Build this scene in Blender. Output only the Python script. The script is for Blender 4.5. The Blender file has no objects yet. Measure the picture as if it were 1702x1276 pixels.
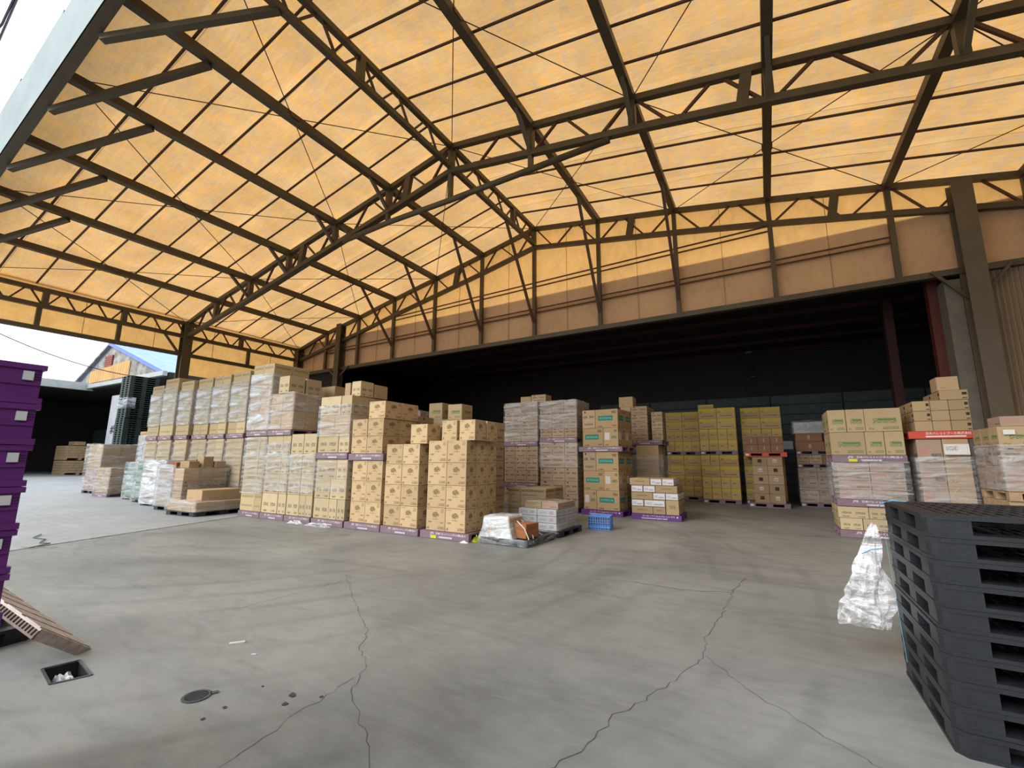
import bpy, bmesh, math, random
from mathutils import Vector, Matrix, noise
random.seed(7)
S = bpy.context.scene
C = S.collection
# ---------------------------------------------------------------- camera
cam_d = bpy.data.cameras.new('camera'); cam = bpy.data.objects.new('camera', cam_d); C.objects.link(cam)
cam_d.sensor_fit = 'HORIZONTAL'; cam_d.sensor_width = 36.0; cam_d.lens = 740.28 / 1702 * 36.0
cam_d.clip_start = 0.05; cam_d.clip_end = 600
_r = Vector((0.87008, 0.49286, 0.00684)); _d = Vector((-0.07719, 0.14995, -0.98568)); _f = Vector((-0.48682, 0.85709, 0.16851))
M = Matrix.Identity(4)
for i in range(3):
    M[i][0] = _r[i]; M[i][1] = -_d[i]; M[i][2] = -_f[i]
M.translation = Vector((0, 0, 1.5))
cam.matrix_world = M
S.camera = cam
# ---------------------------------------------------------------- sky and exposure
W = bpy.data.worlds.new('overcast_sky'); S.world = W; W.use_nodes = True
wn = W.node_tree; wn.nodes.clear()
wo = wn.nodes.new('ShaderNodeOutputWorld'); wb = wn.nodes.new('ShaderNodeBackground')
wn.links.new(wb.outputs[0], wo.inputs[0])
wb.inputs[0].default_value = (0.90, 0.96, 1.0, 1); wb.inputs[1].default_value = 2.1
sun_d = bpy.data.lights.new('veiled_sun', 'SUN'); sun_d.energy = 3.2; sun_d.angle = math.radians(32); sun_d.color = (1, .97, .92)
sun = bpy.data.objects.new('veiled_sun', sun_d); C.objects.link(sun)
sun.rotation_euler = Vector((-.50, -1.0, .72)).to_track_quat('Z', 'Y').to_euler()
S.view_settings.view_transform = 'Standard'; S.view_settings.look = 'None'
S.view_settings.gamma = 1; S.view_settings.use_curve_mapping = False
S.view_settings.exposure = 0.0
S.cycles.use_denoising = True
S.cycles.max_bounces = 8; S.cycles.transparent_max_bounces = 12; S.cycles.diffuse_bounces = 4
S.cycles.transmission_bounces = 6
# ---------------------------------------------------------------- materials
class NT:
    def __init__(s, name):
        s.m = bpy.data.materials.new(name); s.m.use_nodes = True; s.t = s.m.node_tree; s.t.nodes.clear()
        s.out = s.new('ShaderNodeOutputMaterial')
    def new(s, k, **kw):
        n = s.t.nodes.new(k)
        for a, b in kw.items(): setattr(n, a, b)
        return n
    def put(s, sock, v):
        if v is None: return
        if isinstance(v, bpy.types.NodeSocket): s.t.links.new(v, sock)
        else:
            if hasattr(sock.default_value, '__len__') and len(sock.default_value) == 4 and len(v) == 3: v = (*v, 1)
            sock.default_value = v
    def math(s, op, a, b=None, c=None):
        n = s.new('ShaderNodeMath', operation=op); s.put(n.inputs[0], a); s.put(n.inputs[1], b); s.put(n.inputs[2], c); return n.outputs[0]
    def mix(s, f, a, b, blend='MIX'):
        n = s.new('ShaderNodeMix', data_type='RGBA', blend_type=blend); s.put(n.inputs[0], f); s.put(n.inputs[6], a); s.put(n.inputs[7], b); return n.outputs[2]
    def noise(s, vec, scale, detail=3, rough=.55, dist=0.):
        n = s.new('ShaderNodeTexNoise'); s.put(n.inputs['Vector'], vec); n.inputs['Scale'].default_value = scale
        n.inputs['Detail'].default_value = detail; n.inputs['Roughness'].default_value = rough; n.inputs['Distortion'].default_value = dist
        return n.outputs[0]
    def mapping(s, vec, loc=(0,0,0), rot=(0,0,0), sc=(1,1,1)):
        n = s.new('ShaderNodeMapping'); s.put(n.inputs[0], vec); n.inputs[1].default_value = loc; n.inputs[2].default_value = rot; n.inputs[3].default_value = sc
        return n.outputs[0]
    def coord(s, k='Object'):
        return s.new('ShaderNodeTexCoord').outputs[k]
    def geo(s): return s.new('ShaderNodeNewGeometry').outputs['Position']
    def ramp(s, f, stops):
        n = s.new('ShaderNodeValToRGB'); s.put(n.inputs[0], f); e = n.color_ramp.elements
        while len(e) < len(stops): e.new(.5)
        for q, (p, c) in zip(e, stops):
            q.position = p; q.color = (*c, 1) if len(c) == 3 else c
        return n.outputs[0]
    def mr(s, v, a, b, c=0., d=1.):
        n = s.new('ShaderNodeMapRange'); s.put(n.inputs[0], v)
        for i, x in enumerate((a, b, c, d)): n.inputs[i+1].default_value = x
        return n.outputs[0]
    def bump(s, h, st=.3, dist=.02):
        n = s.new('ShaderNodeBump'); n.inputs['Strength'].default_value = st; n.inputs['Distance'].default_value = dist; s.put(n.inputs['Height'], h); return n.outputs[0]
    def pbr(s, col, rough=.7, metal=0., nrm=None, spec=.4):
        n = s.new('ShaderNodeBsdfPrincipled'); s.put(n.inputs['Base Color'], col); s.put(n.inputs['Roughness'], rough)
        n.inputs['Metallic'].default_value = metal; n.inputs['Specular IOR Level'].default_value = spec
        if nrm is not None: s.put(n.inputs['Normal'], nrm)
        s.t.links.new(n.outputs[0], s.out.inputs[0]); return n
    def rnd(s): return s.new('ShaderNodeObjectInfo').outputs['Random']

def simple(name, col, rough=.6, metal=0., var=.12, scale=4, bump=.1, spec=.4):
    col = tuple(c*.74 for c in col)
    n = NT(name); p = n.coord(); f = n.noise(p, scale, 4)
    k = n.mr(f, .3, .7, 1-var, 1+var)
    c = n.mix(1., col, n.math('MULTIPLY', k, 1.), 'MULTIPLY')
    n.pbr(c, rough, metal, n.bump(n.noise(p, scale*8, 3), bump, .01) if bump else None, spec)
    return n.m

def carton(name, base, prints, rough=.85):
    base = tuple(c*.66 for c in base)
    n = NT(name); uv = n.coord('UV'); r = n.rnd()
    base_c = n.mix(r, tuple(c*.86 for c in base), tuple(min(1, c*1.12) for c in base))
    g = n.noise(n.mapping(uv, sc=(40, 4, 1)), 3, 2)
    base_c = n.mix(n.mr(g, .3, .7, 0, .12), base_c, tuple(c*.6 for c in base))
    wear = n.noise(n.coord(), 5, 4)
    base_c = n.mix(n.mr(wear, .5, .75, 0, .25), base_c, tuple(c*.72 for c in base))
    sp = n.new('ShaderNodeSeparateXYZ'); n.put(sp.inputs[0], uv); u, v = sp.outputs[0], sp.outputs[1]
    tn = n.noise(n.mapping(uv, sc=(46, 17, 1)), 1.0, 1, .6)
    tmask = n.math('GREATER_THAN', tn, .47)
    for (uc, vc, hw, hh, col, mode) in prints:
        col = tuple(c*.72 for c in col)
        a = n.math('LESS_THAN', n.math('ABSOLUTE', n.math('SUBTRACT', u, uc)), hw)
        b = n.math('LESS_THAN', n.math('ABSOLUTE', n.math('SUBTRACT', v, vc)), hh)
        m = n.math('MULTIPLY', a, b)
        if mode == 'text': m = n.math('MULTIPLY', m, n.math('MULTIPLY', tmask, .8))
        if mode == 'emblem':
            du = n.math('DIVIDE', n.math('SUBTRACT', u, uc), hw); dv = n.math('DIVIDE', n.math('SUBTRACT', v, vc), hh)
            d = n.math('SQRT', n.math('ADD', n.math('MULTIPLY', du, du), n.math('MULTIPLY', dv, dv)))
            lump = n.noise(n.mapping(uv, sc=(9, 9, 1)), 1., 1)
            d2 = n.math('ADD', d, n.math('MULTIPLY', n.math('SUBTRACT', lump, .5), .6))
            disc = n.math('LESS_THAN', d2, .88)
            holes = n.math('GREATER_THAN', n.noise(n.mapping(uv, sc=(34, 15, 1)), 1.2, 1), .455)
            m = n.math('MULTIPLY', n.math('MULTIPLY', disc, holes), .85)
        if mode == 'jag':
            j = n.noise(n.mapping(uv, sc=(9, .1, 1)), 1., 0)
            b2 = n.math('GREATER_THAN', v, n.math('ADD', vc-hh, n.math('MULTIPLY', j, .5)))
            b3 = n.math('LESS_THAN', v, vc+hh)
            m = n.math('MULTIPLY', n.math('MULTIPLY', a, n.math('MULTIPLY', b2, b3)), .85)
        base_c = n.mix(m, base_c, col)
    seam = n.math('LESS_THAN', n.math('ABSOLUTE', n.math('SUBTRACT', u, 2.5)), .05)
    base_c = n.mix(n.math('MULTIPLY', seam, .6), base_c, tuple(min(1, c*1.25) for c in base))
    n.pbr(base_c, rough, spec=.25)
    return n.m

INK = (.055, .035, .025); GRN = (.10, .20, .06); TEAL = (.02, .20, .17)
KR = (.58, .41, .235)
mats = {}
mats['emblem'] = carton('carton_round_emblem', (.66, .47, .26), [(.5, .70, .20, .15, (.10, .06, .03), 'emblem'), (.48, .50, .16, .02, INK, 'text'),
    (.2, .37, .10, .035, INK, 'text'), (.84, .35, .10, .03, INK, 'text'), (.8, .12, .17, .065, (.16, .10, .055), 'text'), (.10, .10, .06, .05, INK, 'text'),
    (.15, .95, .12, .015, INK, 'text'), (.86, .88, .08, .09, (.28, .18, .1), 'text')])
mats['oval'] = carton('carton_small_print', (.64, .50, .30), [(.28, .45, .16, .09, (.07, .10, .08), 'text'), (.74, .45, .16, .09, (.07, .09, .10), 'text'),
    (.25, .12, .12, .05, INK, 'text'), (.78, .12, .12, .05, INK, 'text')])
mats['pattern'] = carton('carton_allover_print', (.62, .48, .27), [(.5, .78, .42, .07, (.22, .15, .07), 'text'), (.5, .28, .42, .05, (.20, .22, .10), 'text')])
mats['plain'] = carton('carton_plain', KR, [(.3, .2, .12, .05, (.3, .2, .12), 'text')])
mats['teal'] = carton('carton_teal_label', (.52, .36, .19), [(.45, .52, .33, .13, TEAL, 'solid'), (.45, .52, .28, .06, (.2, .5, .42), 'text'), (.84, .84, .10, .07, INK, 'text'), (.86, .1, .1, .035, INK, 'text'), (.2, .07, .12, .03, INK, 'text')])
mats['sticker'] = carton('carton_white_sticker', (.52, .36, .19), [(.25, .55, .17, .2, (.62, .58, .60), 'solid'), (.72, .5, .18, .08, (.02, .12, .10), 'text'), (.84, .84, .10, .07, INK, 'text'), (.2, .07, .12, .03, INK, 'text')])
mats['dull'] = carton('carton_dull_print', (.50, .36, .24), [(.22, .62, .16, .07, INK, 'text'), (.74, .62, .18, .07, INK, 'text'), (.5, .2, .35, .06, (.12, .08, .05), 'text'), (.2, .9, .06, .05, INK, 'solid')])
mats['yellow'] = carton('carton_yellow_wide', (.62, .43, .21), [(.5, .68, .5, .32, (.66, .50, .08), 'jag'), (.12, .62, .06, .07, (.2, .1, .03), 'text'), (.5, .22, .35, .02, (.15, .02, .02), 'solid')])
mats['yellow_s'] = carton('carton_yellow_small', (.62, .44, .20), [(.5, .74, .5, .26, (.66, .50, .08), 'jag'), (.4, .45, .2, .07, (.2, .1, .03), 'text')])
mats['code_d'] = carton('carton_dark_square', (.46, .33, .20), [(.5, .55, .14, .2, (.07, .04, .03), 'solid')])
mats['code_w'] = carton('carton_white_square', (.46, .33, .20), [(.5, .55, .14, .2, (.60, .55, .48), 'solid'), (.5, .5, .12, .04, INK, 'text')])
mats['green'] = carton('carton_green_print', (.54, .40, .23), [(.55, .47, .33, .12, GRN, 'text'), (.6, .52, .25, .03, GRN, 'solid'), (.7, .14, .22, .06, GRN, 'text'), (.15, .12, .08, .04, (.2, .15, .06), 'text')])
mats['whitelabel'] = carton('carton_white_labels', (.52, .38, .22), [(.5, .5, .47, .42, (.72, .72, .78), 'solid'), (.68, .35, .22, .12, (.15, .15, .17), 'text'), (.25, .45, .15, .2, (.35, .35, .45), 'text')])
mats['flat'] = carton('carton_flat_print', (.52, .38, .22), [(.5, .55, .25, .12, (.2, .13, .07), 'text')])
mats['box_t'] = carton('carton_headed_print', (.50, .38, .22), [(.5, .86, .46, .06, INK, 'text'), (.35, .62, .3, .012, INK, 'solid'), (.6, .2, .3, .06, (.2, .13, .07), 'text')])
mats['white'] = carton('carton_white', (.62, .62, .64), [(.3, .5, .2, .2, (.3, .3, .34), 'text'), (.75, .5, .12, .25, (.32, .2, .2), 'text')])
mats['brown'] = carton('carton_brown', (.38, .20, .12), [(.5, .5, .05, .25, (.5, .32, .25), 'solid')])
mats['orange'] = carton('carton_orange', (.42, .17, .07), [(.5, .7, .4, .1, (.25, .08, .03), 'text')])
mats['pink'] = carton('carton_pinkish', (.50, .36, .27), [(.25, .5, .2, .18, (.55, .22, .2), 'text'), (.75, .3, .2, .08, INK, 'text')])
mats['slotted'] = carton('carton_end_holes', (.50, .36, .20), [(.88, .62, .09, .15, (.05, .03, .02), 'solid'), (.88, .14, .09, .05, (.06, .03, .02), 'solid')])
mats['greenpack'] = carton('green_pack', (.18, .36, .25), [(.5, .5, .45, .2, (.55, .62, .55), 'text')])
mats['wood'] = simple('bare_wood', (.42, .29, .16), .8, 0, .25, 6)
mats['jpr'] = simple('grey_purple_plastic', (.225, .145, .180), .55, 0, .12, 6, .05)
mats['upr'] = simple('bright_purple_plastic', (.13, .035, .22), .45, 0, .1, 6, .05)
mats['purp'] = simple('glossy_purple_plastic', (.150, .026, .205), .38, 0, .12, 6, .05)
mats['red'] = simple('red_orange_plastic', (.62, .07, .035), .5, 0, .1, 6, .05)
mats['blk'] = simple('black_grey_plastic', (.018, .020, .026), .42, 0, .2, 7, .15)
mats['grn'] = simple('dark_green_plastic', (.010, .027, .024), .5, 0, .2, 7, .1)
mats['mauve'] = simple('dirty_mauve_plastic', (.55, .47, .43), .75, 0, .25, 9, .2)
mats['mauve_dark'] = simple('dirty_brown_plastic', (.20, .15, .13), .75, 0, .25, 9, .2)
mats['blue'] = simple('blue_crate_plastic', (.12, .30, .78), .45, 0, .15, 7, .05)
mats['letter'] = simple('white_lettering', (.75, .74, .76), .6, 0, .02, 4, 0)
mats['ink'] = simple('dark_lettering', (.03, .03, .035), .6, 0, .02, 4, 0)
mats['yellow_tag'] = simple('yellow_tag', (.60, .62, .02), .6, 0, .05, 4, 0)
mats['steel'] = simple('dark_brown_steel_paint', (.105, .078, .042), .5, 0, .15, 3, .03)
mats['seam'] = simple('fabric_seam', (.40, .22, .08), .8, 0, .1, 3, 0)
mats['rod'] = simple('red_brown_steel', (.11, .048, .028), .55, 0, .15, 3, 0)
mats['grate'] = simple('cast_iron', (.03, .035, .042), .5, .4, .2, 12, .2)
mats['alu'] = simple('grey_frame_metal', (.13, .16, .19), .4, .6, .15, 12, .1)
mats['pitwall'] = simple('dark_pit_concrete', (.02, .018, .018), .5, 0, .3, 12, .2)  # near-black colour for the pit lining
mats['paper'] = simple('white_paper', (.75, .74, .7), .8, 0, .05, 8, .1)
mats['rust_shaded'] = simple('shaded_red_primer', (.05, .010, .007), .7, 0, .2, 3, .05)  # same red primer, with the interior shade put into its colour
mats['rust'] = simple('red_primer_steel', (.12, .02, .012), .6, 0, .2, 3, .05)
mats['jamb'] = simple('grey_concrete_jamb', (.20, .18, .15), .85, 0, .15, 3, .2)
mats['post'] = simple('grey_brown_column_paint', (.14, .105, .066), .5, 0, .1, 2, .03)
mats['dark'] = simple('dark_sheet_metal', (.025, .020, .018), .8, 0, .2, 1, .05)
mats['slate'] = simple('slate_wall_board', (.085, .10, .10), .75, 0, .2, 2, .05)
mats['window'] = simple('pale_window_film', (.8, .85, .9), .4, 0, .05, 4, 0)
mats['gable'] = simple('weathered_grey_cement', (.33, .32, .29), .9, 0, .5, 1.1, .2)
mats['cladorange'] = simple('ochre_cladding', (.62, .34, .11), .7, 0, .2, .6, .05)
mats['redshut'] = simple('red_shutter', (.30, .06, .05), .7, 0, .1, 3, 0)
mats['blueverge'] = simple('blue_verge_paint', (.18, .26, .85), .7, 0, .1, 2, 0)
mats['blueroof'] = simple('blue_roof_sheet', (.36, .50, .98), .8, 0, .12, 1.2, .2, .1)
mats['whitewall'] = simple('white_wall_panel', (.45, .46, .52), .7, 0, .08, 2, 0)
mats['greyroof'] = simple('pale_grey_gutter', (.42, .45, .46), .5, 0, .1, 2, 0)
mats['wire'] = simple('black_cable', (.012, .012, .03), .5, 0, .05, 4, 0)
mats['cord'] = simple('teal_black_cord', (.03, .09, .10), .6, 0, .3, 40, 0)
mats['sky_blue_string'] = simple('light_blue_string', (.12, .42, .60), .6, 0, .1, 20, 0)
mats['debris'] = simple('dark_debris', (.07, .055, .045), .9, 0, .3, 40, 0)
mats['crack'] = simple('floor_crack_dark', (.085, .08, .07), .95, 0, .3, 20, 0)
mats['tarwhite'] = simple('fascia_outer_fabric', (.27, .335, .345), .6, 0, .12, 1.2, .1)

def speckle():
    n = NT('fine_print_lines'); uv = n.coord('UV')
    tn = n.noise(n.mapping(uv, sc=(26, 3, 1)), 1, 1)
    m = n.math('GREATER_THAN', tn, .5)
    n.pbr(n.mix(m, (.22, .15, .2), (.62, .58, .6)), .6); return n.m
mats['speckle'] = speckle()
def corrugated(name, col):
    col = tuple(c*.74 for c in col)
    n = NT(name); p = n.coord()
    n.pbr(n.mix(n.mr(n.noise(p, 1.2, 4), .3, .7, 0, .35), col, tuple(c*.6 for c in col)), .6); return n.m
mats['corr_d'] = corrugated('brown_sheet', (.15, .12, .09))
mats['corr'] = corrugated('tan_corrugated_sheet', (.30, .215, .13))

def fabric(name, col, refl, dirt, seam=False, stain=1.):
    col = tuple(c*k for c, k in zip(col, (.87, .91, .85))); refl = tuple(c*.7 for c in refl); dirt = tuple(c*.78 for c in dirt)
    n = NT(name); p = n.geo()
    a = n.noise(n.mapping(p, rot=(0, 0, .3), sc=(2.2, 1.0, 1.0)), 2.6, 6, .72, .5)
    b = n.noise(p, .55, 4, .6)
    c_ = n.noise(n.mapping(p, sc=(1, 6, 1)), 2.2, 5, .75, 1.2)
    k = n.math('MULTIPLY', n.mr(a, .33, .66, 1-.32*stain, 1+.16*stain), n.mr(b, .35, .65, 1-.22*stain, 1.1))
    k = n.math('MULTIPLY', k, n.mr(c_, .35, .7, 1-.2*stain, 1.06))
    if seam:
        sp = n.new('ShaderNodeSeparateXYZ'); n.put(sp.inputs[0], p)
        fy = n.math('FRACT', n.math('DIVIDE', n.math('ADD', sp.outputs[1], .36), 1.955))
        band = n.math('LESS_THAN', fy, .11)
        line = n.math('LESS_THAN', n.math('ABSOLUTE', n.math('SUBTRACT', fy, .11)), .006)
        k = n.math('MULTIPLY', k, n.math('ADD', 1., n.math('MULTIPLY', band, .09)))
        k = n.math('MULTIPLY', k, n.math('SUBTRACT', 1., n.math('MULTIPLY', line, .4)))
    cc = n.mix(n.mr(a, .3, .7), dirt, col)
    cc = n.mix(1., cc, k, 'MULTIPLY')
    tr = n.new('ShaderNodeBsdfTranslucent'); n.put(tr.inputs[0], cc)
    df = n.new('ShaderNodeBsdfDiffuse'); n.put(df.inputs[0], n.mix(1., refl, k, 'MULTIPLY'))
    nb = n.bump(n.noise(p, 1.7, 4, .6, .6), .35, .06); n.put(tr.inputs[1], nb); n.put(df.inputs[2], nb)
    ad = n.new('ShaderNodeAddShader'); n.put(ad.inputs[0], tr.outputs[0]); n.put(ad.inputs[1], df.outputs[0])
    n.t.links.new(ad.outputs[0], n.out.inputs[0]); return n.m
mats['roof'] = fabric('orange_roof_fabric', (.38, .182, .042), (.27, .145, .052), (.46, .31, .17), True, .62)
mats['gablefab'] = fabric('orange_gable_fabric', (.60, .30, .078), (.76, .49, .28), (.55, .29, .085), False, .18)
mats['valance'] = fabric('orange_valance_fabric', (.50, .27, .09), (.36, .22, .10), (.48, .26, .085), False, .2)

def film(name, opac, streak=(3, 14, 3), milky=(.85, .87, .9), lo=.42, hi=.66):
    n = NT(name); p = n.coord()
    st = n.noise(n.mapping(p, rot=(0, .12, 0), sc=(streak[0]*.35, streak[0]*.35, streak[1])), 1.0, 5, .65, 1.2)
    st2 = n.noise(p, 6, 4, .6, 2.)
    f = n.math('MAXIMUM', n.mr(st, lo, hi), n.math('MULTIPLY', n.mr(st2, .52, .7), .6))
    f = n.math('MULTIPLY_ADD', f, opac, opac*.18)
    b = n.bump(n.math('ADD', st, n.math('MULTIPLY', st2, .6)), .9, .05)
    pb = n.new('ShaderNodeBsdfPrincipled'); n.put(pb.inputs['Base Color'], milky); pb.inputs['Roughness'].default_value = .16
    pb.inputs['Specular IOR Level'].default_value = .9; n.put(pb.inputs['Normal'], b)
    tr = n.new('ShaderNodeBsdfTransparent'); tr.inputs[0].default_value = (.94, .94, .94, 1)
    mx = n.new('ShaderNodeMixShader'); n.put(mx.inputs[0], f); n.put(mx.inputs[1], tr.outputs[0]); n.put(mx.inputs[2], pb.outputs[0])
    n.t.links.new(mx.outputs[0], n.out.inputs[0]); return n.m
mats['film'] = film('stretch_film', .46, (3, 8, 3), (.62, .65, .68))
mats['film_hi'] = film('bright_stretch_film', .60, (2.4, 5, 3), (.60, .65, .70), .40, .66)
mats['film_white'] = film('white_bunched_film', .80, (3, 5, 3), (.62, .65, .69), .32, .60)
mats['film_lo'] = film('thin_stretch_film', .24, (3, 8, 3))
mats['film_crumple'] = film('crumpled_film', .85, (5, 5, 5), (.80, .80, .84), .45, .6)

def concrete(name, base, dark, lite):
    base, dark, lite = [tuple(c*.70 for c in q) for q in (base, dark, lite)]
    n = NT(name); p = n.geo()
    big = n.noise(p, .35, 5, .6, .8)
    mid = n.noise(n.mapping(p, rot=(0, 0, .5), sc=(1, 2.4, 1)), 1.3, 6, .65, 1.0)
    fine = n.noise(p, 60, 3, .7)
    w = n.new('ShaderNodeTexWave', wave_type='RINGS', rings_direction='Z'); n.put(w.inputs[0], n.mapping(p, loc=(9.0, -6.2, 0)))
    w.inputs['Scale'].default_value = .55; w.inputs['Distortion'].default_value = 3.2; w.inputs['Detail'].default_value = 4; w.inputs['Detail Scale'].default_value = .7
    patch = n.noise(p, .5, 2)
    c = n.mix(n.mr(big, .3, .7), dark, lite)
    c = n.mix(n.mr(mid, .40, .70, 0, .5), c, base)
    mot = n.noise(n.mapping(p, rot=(0, 0, -.7), sc=(1, 1.8, 1)), 4.5, 6, .75, .8)
    c = n.mix(n.mr(mot, .50, .68, 0, .32), c, dark)
    c = n.mix(n.mr(mot, .47, .33, 0, .25), c, lite)
    c = n.mix(n.math('MULTIPLY', n.mr(w.outputs[1], .80, 1., 0, .26), n.mr(patch, .42, .62)), c, tuple(x*.6 for x in dark))
    c = n.mix(n.mr(fine, .3, .7, 0, .16), c, tuple(x*.62 for x in base))
    # scuffs and small pale scratches
    sc = n.noise(n.mapping(p, rot=(0, 0, -.45), sc=(.6, 7, 1)), 2.3, 6, .8, .6)
    st = n.noise(n.mapping(p, rot=(0, 0, .9), sc=(.5, 2.2, 1)), .9, 5, .7, 1.6)
    c = n.mix(n.mr(st, .52, .70, 0, .34), c, tuple(x*.72 for x in dark))
    c = n.mix(n.mr(sc, .60, .72, 0, .28), c, tuple(min(1, x*1.35) for x in lite))
    n.pbr(c, n.mr(mid, .3, .7, .42, .68), 0, n.bump(fine, .12, .004), .35); return n.m
mats['floor'] = concrete('worn_concrete', (.285, .296, .288), (.170, .178, .182), (.375, .382, .365))
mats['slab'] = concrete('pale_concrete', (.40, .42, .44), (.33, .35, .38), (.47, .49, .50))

# ---------------------------------------------------------------- geometry helpers
class MB:
    def __init__(s): s.v = []; s.f = []; s.uv = []; s.mi = []; s.slots = []
    def slot(s, m):
        if m not in s.slots: s.slots.append(m)
        return s.slots.index(m)
    def quad(s, pts, m=None, uv=None):
        i = len(s.v); s.v += [tuple(p) for p in pts]; s.f.append(tuple(range(i, i+len(pts)))); s.mi.append(s.slot(m) if m else 0)
        s.uv.append(uv or [(0, 0), (1, 0), (1, 1), (0, 1)][:len(pts)] if len(pts) <= 4 else [(0, 0)]*len(pts))
    def box(s, x0, y0, z0, x1, y1, z1, m=None):
        i = len(s.v)
        s.v += [(x0,y0,z0),(x1,y0,z0),(x1,y1,z0),(x0,y1,z0),(x0,y0,z1),(x1,y0,z1),(x1,y1,z1),(x0,y1,z1)]
        k = s.slot(m) if m else 0
        for f in ((0,1,5,4),(1,2,6,5),(2,3,7,6),(3,0,4,7),(4,5,6,7),(3,2,1,0)):
            s.f.append(tuple(i+j for j in f)); s.uv.append([(0,0),(1,0),(1,1),(0,1)]); s.mi.append(k)
    def bar(s, a, b, w, h, up=(0, 0, 1), m=None):
        a = Vector(a); b = Vector(b); d = (b-a).normalized(); up = Vector(up)
        if abs(d.dot(up)) > .97: up = Vector((0, 1, 0)) if abs(d.y) < .9 else Vector((1, 0, 0))
        x = d.cross(up).normalized(); z = x.cross(d).normalized(); i = len(s.v)
        for p in (a, b):
            for sx, sz in ((-1,-1),(1,-1),(1,1),(-1,1)): s.v.append(tuple(p + x*sx*w/2 + z*sz*h/2))
        k = s.slot(m) if m else 0
        for f in ((0,1,2,3),(7,6,5,4),(0,4,5,1),(1,5,6,2),(2,6,7,3),(3,7,4,0)):
            s.f.append(tuple(i+j for j in f)); s.uv.append([(0,0),(1,0),(1,1),(0,1)]); s.mi.append(k)
    def tube(s, pts, r, n=8, m=None):
        pts = [Vector(p) for p in pts]; k = s.slot(m) if m else 0; base = len(s.v)
        for j, p in enumerate(pts):
            d = (pts[min(j+1, len(pts)-1)] - pts[max(j-1, 0)]).normalized()
            up = Vector((0,0,1)) if abs(d.z) < .95 else Vector((1,0,0))
            x = d.cross(up).normalized(); z = x.cross(d)
            for q in range(n):
                t = 2*math.pi*q/n; s.v.append(tuple(p + x*math.cos(t)*r + z*math.sin(t)*r))
        for j in range(len(pts)-1):
            for q in range(n):
                a = base+j*n+q; b = base+j*n+(q+1) % n
                s.f.append((a, b, b+n, a+n)); s.uv.append([(0,0),(1,0),(1,1),(0,1)]); s.mi.append(k)
        for e in (0, len(pts)-1):
            s.f.append(tuple(base+e*n+q for q in (range(n) if e else reversed(range(n))))); s.uv.append([(0,0)]*n); s.mi.append(k)
    def mesh(s, name, m=None):
        me = bpy.data.meshes.new(name); me.from_pydata(s.v, [], s.f)
        for q in (s.slots or [m]): me.materials.append(mats[q] if isinstance(q, str) else q)
        me.polygons.foreach_set('material_index', s.mi)
        u = me.uv_layers.new(name='UVMap'); flat = []
        for t in s.uv:
            for a in t: flat += a
        u.data.foreach_set('uv', flat); me.update(); return me

def prop(o, label=None, cat=None, group=None, kind=None):
    for k, v in (('label', label), ('category', cat), ('group', group), ('kind', kind)):
        if v: o[k] = v
    return o
def link(name, me, parent=None, loc=None, rot=None):
    o = bpy.data.objects.new(name, me); C.objects.link(o)
    if parent: o.parent = parent
    if loc is not None: o.location = loc
    if rot is not None: o.rotation_euler = rot
    return o
def empty(name, loc=(0,0,0), rz=0, label=None, cat=None, group=None, kind=None):
    o = link(name, None, None, loc, (0, 0, rz)); o.empty_display_size = .1
    return prop(o, label, cat, group, kind)
def build(name, mb, m, parent=None, **k): return link(name, mb.mesh(name, m), parent, **k)
def smooth(o):
    for p in o.data.polygons: p.use_smooth = True
    return o

# ================================================================ THE SETTING
XP = [-21.9,-19.65,-17.3,-14.94,-12.46,-9.96,-7.48,-4.84,-2.16,.6,3.43,6.05,8.7,11.4]
ZP = [7.34,8.0,8.49,9.03,9.56,10.1,10.68,10.31,9.94,9.51,9.03,8.56,8.1,7.62]
YG, YT, YF, XL = 15.0, 9.44, 2.6, -21.9
def ztop(x):
    for i in range(len(XP)-1):
        if x <= XP[i+1]:
            t = (x-XP[i])/(XP[i+1]-XP[i]); return ZP[i]+t*(ZP[i+1]-ZP[i])
    return ZP[-1]
# floor with the drain pit cut out
PIT = [(-4.64,1.38),(-4.29,1.33),(-4.22,1.52),(-4.60,1.57)]
f = MB()
xs = [-160,-5.2,-3.9,90]; ys = [-70,1.0,1.9,120]
for i in range(3):
    for j in range(3):
        if i == 1 and j == 1: continue
        f.quad([(xs[i],ys[j],0),(xs[i+1],ys[j],0),(xs[i+1],ys[j+1],0),(xs[i],ys[j+1],0)])
oc = [(-5.2,1.0),(-3.9,1.0),(-3.9,1.9),(-5.2,1.9)]
for i in range(4):
    a, b = oc[i], oc[(i+1)%4]; c, d = PIT[(i+1)%4], PIT[i]
    f.quad([(*a,0),(*b,0),(*c,0),(*d,0)])
floor = prop(build('floor', f, 'floor'), 'worn grey concrete floor of the loading yard', 'floor', kind='structure')
f = MB()
for i in range(4):
    a, b = PIT[i], PIT[(i+1)%4]
    f.quad([(*a,0),(*b,0),(*b,-.22),(*a,-.22)])
f.quad([(*p,-.22) for p in PIT]); build('pit_lining', f, 'pitwall', floor)
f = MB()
f.quad([(-10.70,2.4,.004),(-12.15,7.0,.004),(-14.6,15,.004),(-60,15,.004),(-90,40,.004),(-120,-30,.004),(-9.0,-12,.004)])  # paler, bluer concrete colour over the floor left of the joint line
prop(build('pale_concrete_area', f, 'slab', floor), 'paler bluish concrete area beyond the joint')
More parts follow.
